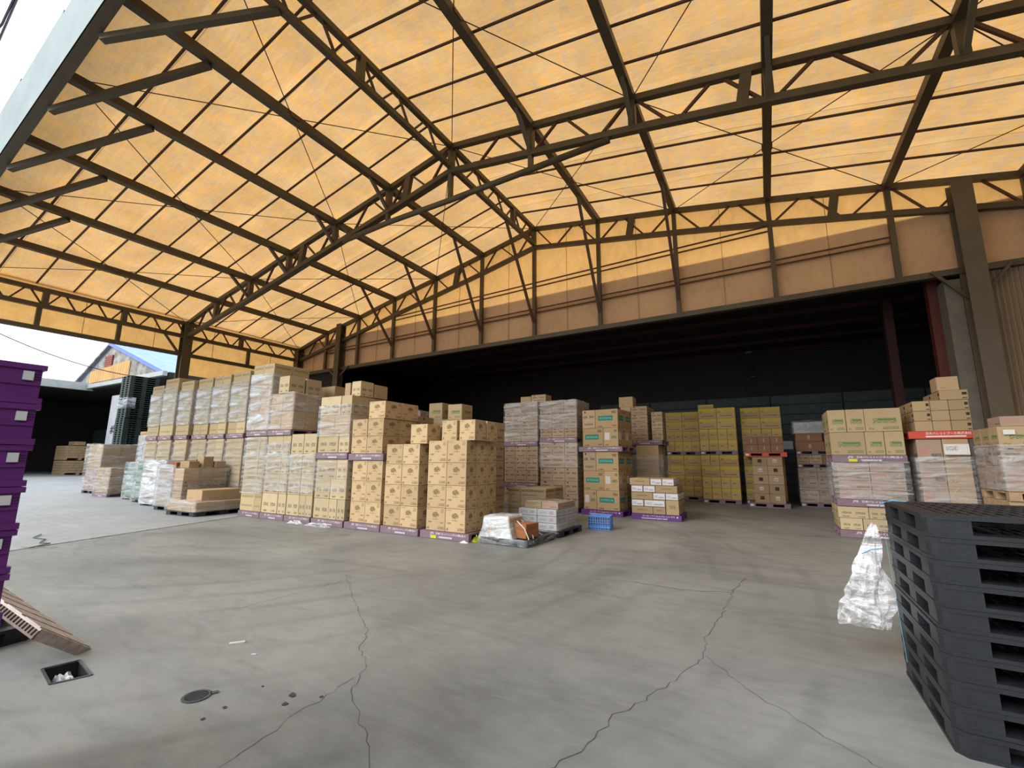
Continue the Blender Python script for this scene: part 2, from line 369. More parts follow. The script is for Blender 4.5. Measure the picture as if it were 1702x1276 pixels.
def strip(path, w, z=.003):
    m = MB(); pts = []
    for a, b in zip(path, path[1:]):
        n = max(2, int(math.dist(a, b)/.06))
        for k in range(n):
            t = k/n; pts.append((a[0]+(b[0]-a[0])*t+random.uniform(-.02,.02), a[1]+(b[1]-a[1])*t+random.uniform(-.02,.02)))
    pts.append(path[-1])
    for a, b in zip(pts, pts[1:]):
        d = Vector((b[0]-a[0], b[1]-a[1])); d.normalize(); n = Vector((-d.y, d.x))*w*random.uniform(.4,1)/2
        m.quad([(a[0]-n.x,a[1]-n.y,z),(b[0]-n.x,b[1]-n.y,z),(b[0]+n.x,b[1]+n.y,z),(a[0]+n.x,a[1]+n.y,z)])
    return m
for path, w in (([(-4.94,4.32),(-3.95,3.59),(-3.46,3.25),(-3.19,3.06),(-2.99,2.81),(-2.74,2.64),(-2.48,2.28),(-2.12,2.03),(-1.88,1.9),(-1.6,1.6)], .0042),
    ([(-.47,6.06),(-.53,4.99),(-.58,4.45),(-.55,4.05),(-.69,3.52),(-.8,3.13),(-.92,2.87),(-.95,2.55),(-1.04,2.28),(-1.15,1.9)], .005),
    ([(-5.05,2.5),(-4.78,2.87),(-4.73,3.51),(-4.74,4.2),(-4.94,4.32)], .005), ([(-1.69,5.94),(-1.03,5.87),(-.49,6.05),(-.37,6.9)], .008),
    ([(-2.62,2.42),(-2.55,1.9),(-2.45,1.45),(-2.40,1.15)], .004), ([(-.55,4.05),(-.2,3.6),(.12,3.3),(.5,3.0)], .004),
    ([(-10.70,2.4),(-12.15,7.0)], .03)):
    build('floor_crack', strip(path, w, .006 if w == .03 else .003), 'crack', floor)
# ceiling: the two fabric slopes, with the thin battens lashed under them
ceil = empty('ceiling', (0,0,0), label='orange translucent fabric roof of the loading canopy', cat='roof', kind='structure')
def slope(i0, i1):
    m = MB(); ny = 60; ext = .16
    for i in range(i0, i1):
        n = 8
        for a in range(n):
            for b in range(ny):
                P = []
                for (aa, bb) in ((a,b),(a+1,b),(a+1,b+1),(a,b+1)):
                    x = XP[i]+(XP[i+1]-XP[i])*aa/n-(ext if (i == 0 and aa == 0) else 0); y = YF-.25+(YG+.35-YF+.25)*bb/ny
                    bow = .05*math.sin(math.pi*aa/n)
                    P.append((x, y, ztop(x)+.26+bow+.02*noise.noise(Vector((x*1.3, y*1.3, 0)))))
                m.quad(P)
    me = m.mesh('fabric_panel', 'roof'); b_ = bmesh.new(); b_.from_mesh(me); bmesh.ops.remove_doubles(b_, verts=b_.verts, dist=.001); b_.to_mesh(me); b_.free()
    return smooth(link('fabric_panel', me, ceil))
slope(0, 6); slope(6, 13)
YB = [YF+.1+.977*k for k in range(1, 7)] + [YT+1.112*k for k in range(1, 5)]
def batten(i0, i1, y, r=.032):
    m = MB(); m.tube([(XP[i], y, ZP[i]+.19) for i in range(i0, i1+1)], r, 6); return m
b0 = None
for k, y in enumerate(YB):
    build('batten', batten(0, 6, y), 'rod', ceil); build('batten', batten(6, 13, y), 'rod', ceil)
# trusses
def truss(pts_top, pts_bot, per, label, w=.13, posts=(), wb=.05, bay_post=False, cat='truss', bw=None):
    t = empty('steel_truss', pts_top[0], label=label, cat=cat); o = Vector(pts_top[0])
    def L(p): return Vector(p)-o
    m = MB()
    for a, b in zip(pts_top, pts_top[1:]): m.bar(L(a), L(b), w, w)
    build('top_chord', m, 'steel', t)
    m = MB()
    for a, b in zip(pts_bot, pts_bot[1:]): m.bar(L(a), L(b), bw or w, bw or w)
    build('bottom_chord', m, 'steel', t)
    flip = False
    for (a, b, c, d) in zip(pts_top, pts_top[1:], pts_bot, pts_bot[1:]):
        a, b, c, d = map(L, (a, b, c, d))
        n = per
        for k in range(n):
            t0, t1 = (k+.08)/n, (k+.92)/n
            if (k+flip) % 2 == 0: p, q = a.lerp(b, t0), c.lerp(d, t1)
            else: p, q = c.lerp(d, t0), a.lerp(b, t1)
            mm = MB(); mm.bar(p, q, wb, wb); build('web_bar', mm, 'rod', t)
        if per % 2: flip = not flip
    for x in posts:
        p = pts_top[x]; q = pts_bot[x]; mm = MB(); mm.bar(L(p), L(q), w*1.1, w*1.1); build('truss_post', mm, 'steel', t)
    return t
def row(y, dz, i0=0, i1=13): return [(XP[i], y, ZP[i]+dz) for i in range(i0, i1+1)]
def botrow(y, i0=0, i1=13): return [(XP[i], y, ZP[i]-(.62 if i in (0,) else .80)) for i in range(i0, i1+1)]
tg = truss(row(YG-.1, 0), botrow(YG-.1), 3, 'gable truss along the orange end wall above the warehouse opening', .15, (), .055)
tm = truss(row(YT, 0), botrow(YT), 3, 'middle roof truss carrying the horizontal tie pipe', .15, tuple(range(1, 13)), .06)
# horizontal tie under the middle truss, with hangers
m = MB(); m.tube([(-12.0-XP[0], 0, 8.80-ZP[0]), (-9.9-XP[0], 0, 8.93-ZP[0]), (-7.48-XP[0], 0, 8.96-ZP[0]), (-2.72-XP[0], 0, 9.10-ZP[0])], .085, 10); smooth(build('tie_pipe', m, 'steel', tm))
for x in (-9.96, -7.48, -4.84):
    m = MB(); m.bar((x-XP[0], 0, ztop(x)-.8-ZP[0]), (x-XP[0], 0, 9.0-ZP[0]), .12, .12); build('hanger', m, 'steel', tm)
for (tt, yy, xs_) in ((tm, 0, (.15, -9.2, -14.2)), (tg, 0, (-3.65, -11.3, 2.2))):
    for x in xs_:
        m = MB(); m.bar((x-XP[0]+.08, yy, ztop(x)-.02-ZP[0]), (x-XP[0]-.06, yy, ztop(x)-.80-ZP[0]), .22, .14); build('splice_plate', m, 'steel', tt)
# ridge truss and left eave truss run towards the yard
YY = [YF, 4.3, 6.0, 7.7, YT, 11.3, 13.15, YG-.1]
tr_ = truss([(-7.48, y, 10.68) for y in YY], [(-7.48, y, 10.02) for y in YY], 3, 'ridge truss running from the fascia to the end wall', .14, (2, 6), .05)
YE = [YF, 4.94, 7.2, YT, 11.8, YG-.1]
te = truss([(XL, y, 7.34) for y in YE], [(XL, y, 6.76) for y in YE], 5, 'left eave truss above the side opening', .15, (1, 2, 4), .05)
# purlins
names = ['second lowest', '', '', '', '']
for i in list(range(1, 6)) + list(range(7, 13)):
    side = 'left' if i < 6 else 'right'; k = (6-i) if i < 6 else (i-6)
    word = ['first','second','third','fourth','fifth','sixth','seventh'][k-1]
    m = MB(); m.bar((0, -.22, 0), (0, YG-.1-YF, 0), .19, .20)
    o = prop(build('roof_purlin', m, 'steel', loc=(XP[i], YF, ZP[i]+.02)), f'dark steel roof purlin, {word} from the ridge on the {side} slope', 'roof beam', 'purlins of the canopy roof')
# knee braces at the middle truss and struts to the end wall
for i in range(2, 11):
    if i == 6: continue
    m = MB(); m.bar((XP[i], YT-.85, ZP[i]-.02), (XP[i], YT, ZP[i]-.78), .09, .09)
    prop(build('knee_brace', m, 'steel'), f"short knee brace at the middle truss, {['first','second','third','fourth','fifth'][abs(i-6)-1]} purlin {'left' if i<6 else 'right'} of the ridge", 'brace', 'knee braces of the middle truss')
for i in range(3, 9):
    m = MB(); m.bar((XP[i], 12.85 if i != 6 else 12.6, ztop(XP[i])-(.05 if i != 6 else .65)), (XP[i], YG-.16, 6.75), .085, .085)
    d = i-6
    lab = 'long slanting strut under the ridge' if d == 0 else f"long slanting strut, {['first','second','third'][abs(d)-1]} {'left' if d<0 else 'right'} of the ridge strut"
    prop(build('wind_strut', m, 'rod'), lab + ', propping the end wall', 'strut', 'struts from end wall to purlins')
for i in range(2, 6):
    m = MB(); m.bar((XP[i]-3.2, YF-.10, ztop(XP[i]-3.35)-.36), (XP[i], YF+1.45, ZP[i]-.12), .13, .13)
    prop(build('corner_brace', m, 'steel'), f"diagonal brace behind the fascia, {['fourth','third','second','first'][i-2]} left of the ridge", 'brace', 'braces behind the fascia')
m = MB(); m.bar((XP[6]-3.2, YF-.10, ztop(XP[6]-3.35)-.36), (XP[6], YF+1.45, ZP[6]-.7), .13, .13)
prop(build('corner_brace', m, 'steel'), 'diagonal brace behind the fascia reaching the ridge truss', 'brace', 'braces behind the fascia')
# cross rods
def xr(ia, ib, y0, y1, lab):
    mid = (ia+ib)/2; im = int(round(mid)); t = empty('cross_bracing', (XP[im], (y0+y1)/2, ZP[im]), label=lab, cat='bracing', group='thin cross bracing rods under the roof')
    o = Vector(t.location); cz = Vector((XP[im], (y0+y1)/2, ZP[im]+.03))
    for x, z in ((ia, y0), (ia, y1), (ib, y0), (ib, y1)):
        m = MB(); m.tube([Vector((XP[x], z, ZP[x]+.02))-o, cz-o], .012, 5); build('rod', m, 'rod', t)
    m = MB(); m.box(-.12,-.12,-.03,.12,.12,.03); build('gusset_plate', m, 'steel', t)
for (a, b, w1) in ((0,2,'lowest left'),(2,4,'middle left'),(4,6,'upper left'),(6,8,'upper right'),(8,10,'middle right'),(10,12,'lowest right')):
    xr(a, b, YF, YT, f'thin crossed rods in the {w1} bay of the front half')
    xr(a, b, YT, YG-.1, f'thin crossed rods in the {w1} bay next to the end wall')
# ---- end wall: fabric, studs, rails
wb_ = empty('wall_back', (0,0,0), label='orange fabric end wall above the warehouse opening', cat='wall', kind='structure')
def lint(x): return 6.0 + (x+21.9)*.0138
for i in range(13):
    n = 4; m = MB()
    for k in range(n):
        for q in range(3):
            x0 = XP[i]+(XP[i+1]-XP[i])*k/n; x1 = XP[i]+(XP[i+1]-XP[i])*(k+1)/n
            P = []
            for x, t in ((x0,q),(x1,q),(x1,q+1),(x0,q+1)):
                zb, zt = lint(x), ztop(x)+.2; P.append((x, YG+.06+.012*math.sin(x*5), zb+(zt-zb)*t/3))
            m.quad(P)
    build('fabric_panel', m, 'gablefab', wb_)
    m = MB(); xm = (XP[i]+XP[i+1])/2; m.bar((xm, YG+.03, lint(xm)), (xm, YG+.03, ztop(xm)), .012, .012); build('fabric_seam', m, 'seam', wb_)
for i in range(1, 13):
    m = MB(); m.bar((XP[i], YG-.1, lint(XP[i])), (XP[i], YG-.1, ZP[i]-.05), .13, .13); build('stud', m, 'steel', wb_)
def raildbl(x0, z0, x1, z1, m_='rod'):
    for dz in (0, .13):
        m = MB(); m.tube([(x0, YG-.06-dz*.6, z0+dz), (x1, YG-.06-dz*.6, z1+dz)], .028, 6); build('wall_rail', m, m_, wb_)
raildbl(-19.6, 6.9, 3.4, 7.42)
raildbl(-14.9, 8.0, .6, 8.50)
m = MB(); m.bar((-21.9, YG-.06, lint(-21.9)-.05), (11.4, YG-.06, lint(11.4)-.05), .2, .16); build('lintel_beam', m, 'steel', wb_)
# warehouse mass behind: wall strip right behind the fabric and a low roof
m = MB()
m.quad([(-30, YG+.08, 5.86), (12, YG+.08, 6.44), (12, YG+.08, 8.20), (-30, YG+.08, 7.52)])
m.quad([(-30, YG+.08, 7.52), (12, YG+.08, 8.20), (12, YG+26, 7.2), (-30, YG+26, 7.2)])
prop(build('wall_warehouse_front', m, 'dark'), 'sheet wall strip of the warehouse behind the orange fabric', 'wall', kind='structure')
m = MB()
for k in range(72):
    x0 = 5.1+k*.10
    m.quad([(x0, YG+.01, 0), (x0+.035, YG-.02, 0), (x0+.035, YG-.02, 6.25), (x0, YG+.01, 6.25)]); m.quad([(x0+.035, YG-.02, 0), (x0+.065, YG-.02, 0), (x0+.065, YG-.02, 6.25), (x0+.035, YG-.02, 6.25)])
    m.quad([(x0+.065, YG-.02, 0), (x0+.10, YG+.01, 0), (x0+.10, YG+.01, 6.25), (x0+.065, YG-.02, 6.25)])
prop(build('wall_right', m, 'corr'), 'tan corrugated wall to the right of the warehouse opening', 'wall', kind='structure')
m = MB()
for k in range(24):
    x0 = -22+k*.15
    m.quad([(x0, YG+.05, 0), (x0+.075, YG, 0), (x0+.075, YG, 6.0), (x0, YG+.05, 6.0)]); m.quad([(x0+.075, YG, 0), (x0+.15, YG+.05, 0), (x0+.15, YG+.05, 6.0), (x0+.075, YG, 6.0)])
m2 = MB()  # unseen wall added to keep light off the right-hand carton faces
for k in range(42):
    y0 = -46+k*1.45; m2.quad([(11.9, y0, 0), (11.9, y0+1.40, 0), (11.9, y0+1.40, 8.2), (11.9, y0, 8.2)]); m2.quad([(11.9, y0+1.40, 0), (11.96, y0+1.425, 0), (11.96, y0+1.425, 8.2), (11.9, y0+1.40, 8.2)]); m2.quad([(11.96, y0+1.425, 0), (11.9, y0+1.45, 0), (11.9, y0+1.45, 8.2), (11.96, y0+1.425, 8.2)])
prop(build('wall_right_shade', m2, 'corr_d'), 'unseen sheet wall added at the right to shade the cartons', 'wall', kind='structure')
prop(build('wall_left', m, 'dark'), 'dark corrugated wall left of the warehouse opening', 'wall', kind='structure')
# valance on the left side
wv = empty('wall_valance_left', (0,0,0), label='orange fabric valance along the left eave', cat='wall', kind='structure')
yv = [YF, 4.94, 7.2, YT, 11.8, YG]
for a, b in zip(yv, yv[1:]):
    m = MB(); n = 5
    zb = 5.98
    for k in range(n):
        y0 = a+(b-a)*k/n; y1 = a+(b-a)*(k+1)/n
        m.quad([(XL-.12, y0, zb), (XL-.12, y1, zb), (XL-.12, y1, 7.66), (XL-.12, y0, 7.66)])
    build('fabric_panel', m, 'valance', wv)
    m = MB(); m.bar((XL-.09, (a+b)/2, zb), (XL-.09, (a+b)/2, 7.4), .014, .014); build('fabric_seam', m, 'seam', wv)
for y in (4.94-.1, 7.2-.1, 12.2):
    m = MB(); m.bar((XL, y, 5.98), (XL, y, 6.8), .13, .13); build('stud', m, 'steel', wv)
m = MB(); m.bar((XL, YF-1, 5.95), (XL, YG, 5.95), .14, .15); build('bottom_beam', m, 'steel', wv)
# lower drop sheet between the middle column and the corner
m = MB(); m.quad([(XL-.12, YT, 5.1), (XL-.12, YG, 5.1), (XL-.12, YG, 6.0), (XL-.12, YT, 6.0)]); build('drop_sheet', m, 'valance', wv)
# front fascia
m = MB()
for i in range(13):
    x0, x1 = XP[i], XP[i+1]; z0, z1 = ZP[i], ZP[i+1]
    y0, y1 = YF-.28, YF-.34
    m.quad([(x0, y0, z0-.32), (x1, y0, z1-.32), (x1, y0, z1+1.45), (x0, y0, z0+1.35)])
    m.quad([(x0, y1, z0-.32), (x1, y1, z1-.32), (x1, y1, z1+1.45), (x0, y1, z0+1.35)])
    m.quad([(x0, y1, z0+1.35), (x1, y1, z1+1.45), (x1, y0, z1+1.45), (x0, y0, z0+1.35)])
fa = prop(build('trim_fascia', m, 'tarwhite'), 'pale blue-grey fascia sheet along the front roof edge', 'fascia', kind='structure')
m = MB()
for i in range(13): m.bar((XP[i], YF-.22, ZP[i]-.22), (XP[i+1], YF-.22, ZP[i+1]-.22), .20, .20)
build('edge_rail', m, 'steel', fa)
# columns
def column(x, y, h, label, w=.30, m_='post', ang=0):
    t = empty('steel_column', (x, y, 0), ang, label=label, cat='column', group='steel columns of the canopy')
    m = MB(); m.box(-w/2,-w/2,.02,w/2,-w/2+.03,h); build('flange', m, m_, t)
    m = MB(); m.box(-w/2,w/2-.03,.02,w/2,w/2,h); build('flange', m, m_, t)
    m = MB(); m.box(-.015,-w/2+.03,.02,.015,w/2-.03,h); build('web_plate', m, m_, t)
    m = MB(); m.box(-w*.7,-w*.7,0,w*.7,w*.7,.02); build('base_plate', m, m_, t)
    return t
column(XL+.05, YT, 7.4, 'dark steel column carrying the middle truss at the left eave', .36, 'steel', math.pi/2)
column(XL+.1, YG-.15, 7.4, 'dark steel column in the far left corner of the canopy', .34, 'steel')
column(-18.5, YG-.18, 8.3, 'dark steel column at the left edge of the warehouse opening', .34, 'steel')
column(4.80, YG-.3, 8.62, 'large grey brown steel column at the right edge of the opening', .40, 'post')
for sx, x in ((-1, -18.5), (1, -18.5), (-1, 4.80), (1, 4.80)):
    m = MB(); m.bar((x+sx*.12, YG-.2, 5.55), (x+sx*.75, YG-.2, 6.0+.0138*(x+21.9)), .07, .07)
    prop(build('column_brace', m, 'steel'), f"short slanting brace on the {'left' if sx<0 else 'right'} of the {'left' if x<0 else 'large right'} opening column", 'brace', 'braces beside the opening columns')
for y_, s_ in ((YT-.8, -1), (YT+.8, 1)):
    m = MB(); m.bar((XL, YT+s_*.15, 5.9), (XL, y_, 6.7), .08, .08)
    prop(build('column_brace', m, 'steel'), f"slanting brace {'nearer' if s_<0 else 'beyond'} the middle eave column", 'brace')
m = MB(); m.box(4.30, YG-.02, 0, 4.62, YG+.5, 6.15)
prop(build('trim_jamb', m, 'jamb'), 'grey jamb beside the large right column', 'door jamb', kind='structure')
m = MB(); m.box(4.10, YG+.5, 0, 4.34, YG+.75, 6.4)
prop(build('inner_column', m, 'rust'), 'red painted steel column just inside the right jamb', 'column')
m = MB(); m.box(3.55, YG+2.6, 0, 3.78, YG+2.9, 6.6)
prop(build('inner_column', m, 'rust_shaded'), 'shade-darkened red column standing deeper inside the warehouse', 'column')
# ---- warehouse interior
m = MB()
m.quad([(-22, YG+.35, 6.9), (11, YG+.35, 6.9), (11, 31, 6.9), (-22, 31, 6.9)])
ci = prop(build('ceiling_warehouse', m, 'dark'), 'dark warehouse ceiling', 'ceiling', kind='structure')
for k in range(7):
    y = YG+1.2+k*2.0; m = MB(); m.bar((-22, y, 6.75), (11, y, 6.75), .10, .16); build('ceiling_beam', m, 'rust_shaded', ci)
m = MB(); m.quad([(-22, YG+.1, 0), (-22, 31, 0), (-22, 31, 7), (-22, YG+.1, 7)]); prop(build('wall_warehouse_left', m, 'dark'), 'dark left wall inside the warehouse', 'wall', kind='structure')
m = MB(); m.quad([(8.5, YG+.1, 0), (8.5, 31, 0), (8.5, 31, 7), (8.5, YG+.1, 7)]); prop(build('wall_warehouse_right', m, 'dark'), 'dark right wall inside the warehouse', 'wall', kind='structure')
YW = 24.2
wi = empty('wall_warehouse_back', (0,0,0), label='slate coloured panelled back wall inside the warehouse', cat='wall', kind='structure')
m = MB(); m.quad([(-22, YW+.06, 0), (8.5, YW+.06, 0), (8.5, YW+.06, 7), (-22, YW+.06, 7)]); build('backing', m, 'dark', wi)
pm = MB(); pm.box(0, 0, 0, 2.72, .03, .425); pme = pm.mesh('wall_panel', 'slate')
for a in range(5, 11):
    for b in range(10):
        link('wall_panel', pme, wi, ((-21.9+a*2.78), YW, .05+b*.455))
m = MB(); m.box(.62, YW-.03, 2.08, 1.05, YW-.005, 2.45)
prop(build('window_1', m, 'window'), 'small bright window in the warehouse back wall', 'window', kind='structure')
def hang_lamp(x, y, z, lab):
    t = empty('ceiling_lamp', (x, y, z), label=lab, cat='lamp', group='unlit lamps hanging in the warehouse')
    m = MB(); m.tube([(0,0,0), (0,0,.05)], .14, 10); build('lamp_shade', m, 'slate', t)
    m = MB(); m.tube([(0,0,.05), (0,0,6.75-z)], .012, 5); build('lamp_rod', m, 'dark', t)
hang_lamp(-.35, 20, 5.83, 'unlit lamp hanging nearest in the dark opening, above the yellow cartons')
hang_lamp(-.28, 23.9, 5.47, 'unlit lamp hanging farther back, just above the yellow cartons')
hang_lamp(-16.6, 21.6, 6.25, 'unlit lamp hanging above the brown cartons at left of the opening')

# ================================================================ CARTONS, PALLETS, FILM
PLACED = []
def put_carton(me, loc, rz, label, group):
    PLACED.append((me, Matrix.Translation(loc) @ Matrix.Rotation(rz, 4, 'Z'), label, group, Vector(loc), rz))
box_cache = {}
def box_mesh(w, d, h, mat, bev=.006):
    key = (round(w, 3), round(d, 3), round(h, 3), mat)
    if key in box_cache: return box_cache[key]
    m = MB(); e = bev; x, y = w/2, d/2
    # chamfered box written out face by face: 6 faces, 12 edges, 8 corners
    def F(pts, uv=None): m.quad(pts, mat, uv or [(-1,-1)]*len(pts))
    u4 = [(0,0),(1,0),(1,1),(0,1)]; t4 = [(2,2),(3,2),(3,3),(2,3)]
    F([(-x+e,-y,e),(x-e,-y,e),(x-e,-y,h-e),(-x+e,-y,h-e)], u4)
    F([(x,-y+e,e),(x,y-e,e),(x,y-e,h-e),(x,-y+e,h-e)], u4)
    F([(x-e,y,e),(-x+e,y,e),(-x+e,y,h-e),(x-e,y,h-e)], u4)
    F([(-x,y-e,e),(-x,-y+e,e),(-x,-y+e,h-e),(-x,y-e,h-e)], u4)
    F([(-x+e,-y+e,h),(x-e,-y+e,h),(x-e,y-e,h),(-x+e,y-e,h)], t4)
    F([(-x+e,y-e,0),(x-e,y-e,0),(x-e,-y+e,0),(-x+e,-y+e,0)])
    for s, t in ((1,1),(-1,1),(1,-1),(-1,-1)):
        q = [(s*(x-e),t*y,e),(s*x,t*(y-e),e),(s*x,t*(y-e),h-e),(s*(x-e),t*y,h-e)]
        F(q if s*t < 0 else q[::-1])
    for z0, z1 in ((h-e, h), (e, 0)):
        up = z1 > z0
        for q in ([(-x+e,-y,z0),(x-e,-y,z0),(x-e,-y+e,z1),(-x+e,-y+e,z1)], [(x,-y+e,z0),(x,y-e,z0),(x-e,y-e,z1),(x-e,-y+e,z1)],
                  [(x-e,y,z0),(-x+e,y,z0),(-x+e,y-e,z1),(x-e,y-e,z1)], [(-x,y-e,z0),(-x,-y+e,z0),(-x+e,-y+e,z1),(-x+e,y-e,z1)]):
            F(q if up else q[::-1])
        for s, t in ((1,1),(-1,1),(1,-1),(-1,-1)):
            q = [(s*(x-e),t*y,z0),(s*x,t*(y-e),z0),(s*(x-e),t*(y-e),z1)]
            m.quad(q if (s*t < 0) == up else q[::-1], mat, [(-1,-1)]*3)
    me = m.mesh('carton', mat); b_ = bmesh.new(); b_.from_mesh(me); bmesh.ops.remove_doubles(b_, verts=b_.verts, dist=.0005); b_.to_mesh(me); b_.free()
    box_cache[key] = me; return me

text_cache = {}
def text_mesh(body, size, mat, shear=0.):
    key = (body, size, mat, shear)
    if key in text_cache: return text_cache[key]
    c = bpy.data.curves.new('lettering', 'FONT'); c.body = body; c.size = size; c.resolution_u = 1; c.shear = shear
    c.align_x = 'LEFT'; c.offset = size*.012
    o = bpy.data.objects.new('lettering_source', c); C.objects.link(o)
    bpy.context.view_layer.update(); dg = bpy.context.evaluated_depsgraph_get()
    me = bpy.data.meshes.new_from_object(o.evaluated_get(dg)); bpy.data.objects.remove(o)
    me.materials.clear(); me.materials.append(mats[mat]); text_cache[key] = me; return me

pallet_cache = {}
def pallet_parts(kind):
    if kind in pallet_cache: return pallet_cache[kind]
    P = []; A = 1.1
    mat = {'jpr':'jpr','upr':'upr','purp':'purp','red':'red','black':'blk','green':'grn','jpr_open':'jpr','red_open':'red','wood':'wood','mauve':'mauve','purp_c':'purp'}[kind]
    H = .144 if kind not in ('black','green') else .12
    if kind in ('jpr','upr','red','purp'):
        for nm, z0, z1 in (('top_deck', H-.028, H), ('bottom_deck', 0, .022)):
            m = MB(); m.box(.012,.012,z0,A-.012,A-.012,z1); P.append((nm, m.mesh(nm, mat)))
        for y0, y1 in ((0,.09),(.5,.6),(1.01,1.1)):
            m = MB(); m.box(0,y0,.006,A,y1,H-.003); P.append(('runner', m.mesh('runner', mat)))
    elif kind in ('jpr_open','red_open'):
        for nm, z0, z1 in (('top_deck', H-.03, H), ('bottom_deck', 0, .026)):
            m = MB(); m.box(0,0,z0,A,A,z1); P.append((nm, m.mesh(nm, mat)))
        for x0, x1 in ((.004,.17),(.46,.64),(.93,1.096)):
            m = MB(); m.box(x0,.004,.026,x1,A-.004,H-.03); P.append(('runner', m.mesh('runner', mat)))
    elif kind == 'wood':
        for k in range(7):
            m = MB(); m.box(0,k*.165,H-.022,A,k*.165+.11,H); P.append(('deck_board', m.mesh('deck_board', mat)))
        for y0 in (0,.495,.99):
            m = MB(); m.box(0,y0,0,A,y0+.11,.02); P.append(('bottom_board', m.mesh('bottom_board', mat)))
            for x0 in (0,.48,.96):
                m = MB(); m.box(x0,y0,.02,x0+.14,y0+.11,H-.022); P.append(('block', m.mesh('block', mat)))
    elif kind == 'mauve':
        m = MB(); m.box(0,0,H-.03,A,A,H); P.append(('top_deck', m.mesh('top_deck', mat)))
        for k in range(6):
            m = MB(); m.box(.0,.02+k*.19,H,A,.02+k*.19+.15,H+.012); P.append(('deck_board', m.mesh('deck_board', mat)))
        for x0 in (0, A-.04):
            m = MB(); m.box(x0,0,0,x0+.04,A,.03)
            for k in range(36): m.box(x0,.004+k*.0305,.03,x0+.04,.016+k*.0305,H-.03)
            P.append(('ribbed_edge', m.mesh('ribbed_edge', 'mauve_dark')))
        for y0 in (0,.5,A-.09):
            m = MB(); m.box(.04,y0,0,A-.04,y0+.09,H-.03); P.append(('runner', m.mesh('runner', mat)))
    else:   # four-way plastic pallet with slotted deck, chamfered corners
        c = .045
        def plate(z0, z1, frame, bars):
            m = MB()
            ring = [(c,0),(A-c,0),(A,c),(A,A-c),(A-c,A),(c,A),(0,A-c),(0,c)]
            inner = [(frame,frame),(A-frame,frame),(A-frame,frame),(A-frame,A-frame),(A-frame,A-frame),(frame,A-frame),(frame,A-frame),(frame,frame)]
            for k in range(8):
                a, b = ring[k], ring[(k+1)%8]; p, q = inner[k], inner[(k+1)%8]
                m.quad([(*a,z0),(*b,z0),(*b,z1),(*a,z1)])
                if p == q:
                    m.quad([(*a,z1),(*b,z1),(*p,z1)]); m.quad([(*p,z0),(*b,z0),(*a,z0)])
                else:
                    m.quad([(*a,z1),(*b,z1),(*q,z1),(*p,z1)]); m.quad([(*p,z0),(*q,z0),(*b,z0),(*a,z0)]); m.quad([(*p,z0),(*p,z1),(*q,z1),(*q,z0)])
            for k in range(bars):
                x = frame+(A-2*frame)*(k+.5)/bars; m.box(x-.011,frame,z0,x+.011,A-frame,z1)
                if k % 3 == 1: m.box(frame,x-.014,z0+.001,A-frame,x+.014,z1-.001)
            return m
        P.append(('top_deck', plate(H-.024, H, .10, 16).mesh('top_deck', mat)))
        P.append(('bottom_deck', plate(0, .02, .13, 2).mesh('bottom_deck', mat)))
        for bx in ((0,.2),(.47,.63),(.9,1.1)):
            for by in ((0,.2),(.47,.63),(.9,1.1)):
                if bx == (.47,.63) and by == bx and kind != 'black': continue
                m = MB(); x0, x1 = bx; y0, y1 = by; q = []
                cx = lambda xx: xx in (0, 1.1)
                pts = []
                for (x, y) in ((x0,y0),(x1,y0),(x1,y1),(x0,y1)):
                    if cx(x) and cx(y):
                        sx = 1 if x == 0 else -1; sy = 1 if y == 0 else -1
                        pa = (x+sx*.004, y+sy*c); pb = (x+sx*.02, y+sy*.02); pc = (x+sx*c, y+sy*.004)
                        pts += [pa, pb, pc] if (sx*sy > 0) else [pc, pb, pa]
                    else: pts.append((min(max(x, .004), A-.004), min(max(y, .004), A-.004)))
                n = len(pts); z0, z1 = .02, H-.024
                for k in range(n):
                    a, b = pts[k], pts[(k+1)%n]; m.quad([(*a,z0),(*b,z0),(*b,z1),(*a,z1)])
                P.append(('block', m.mesh('block', mat)))
    pallet_cache[kind] = (P, H); return pallet_cache[kind]
JPR = '日本パレットレンタル(株)'
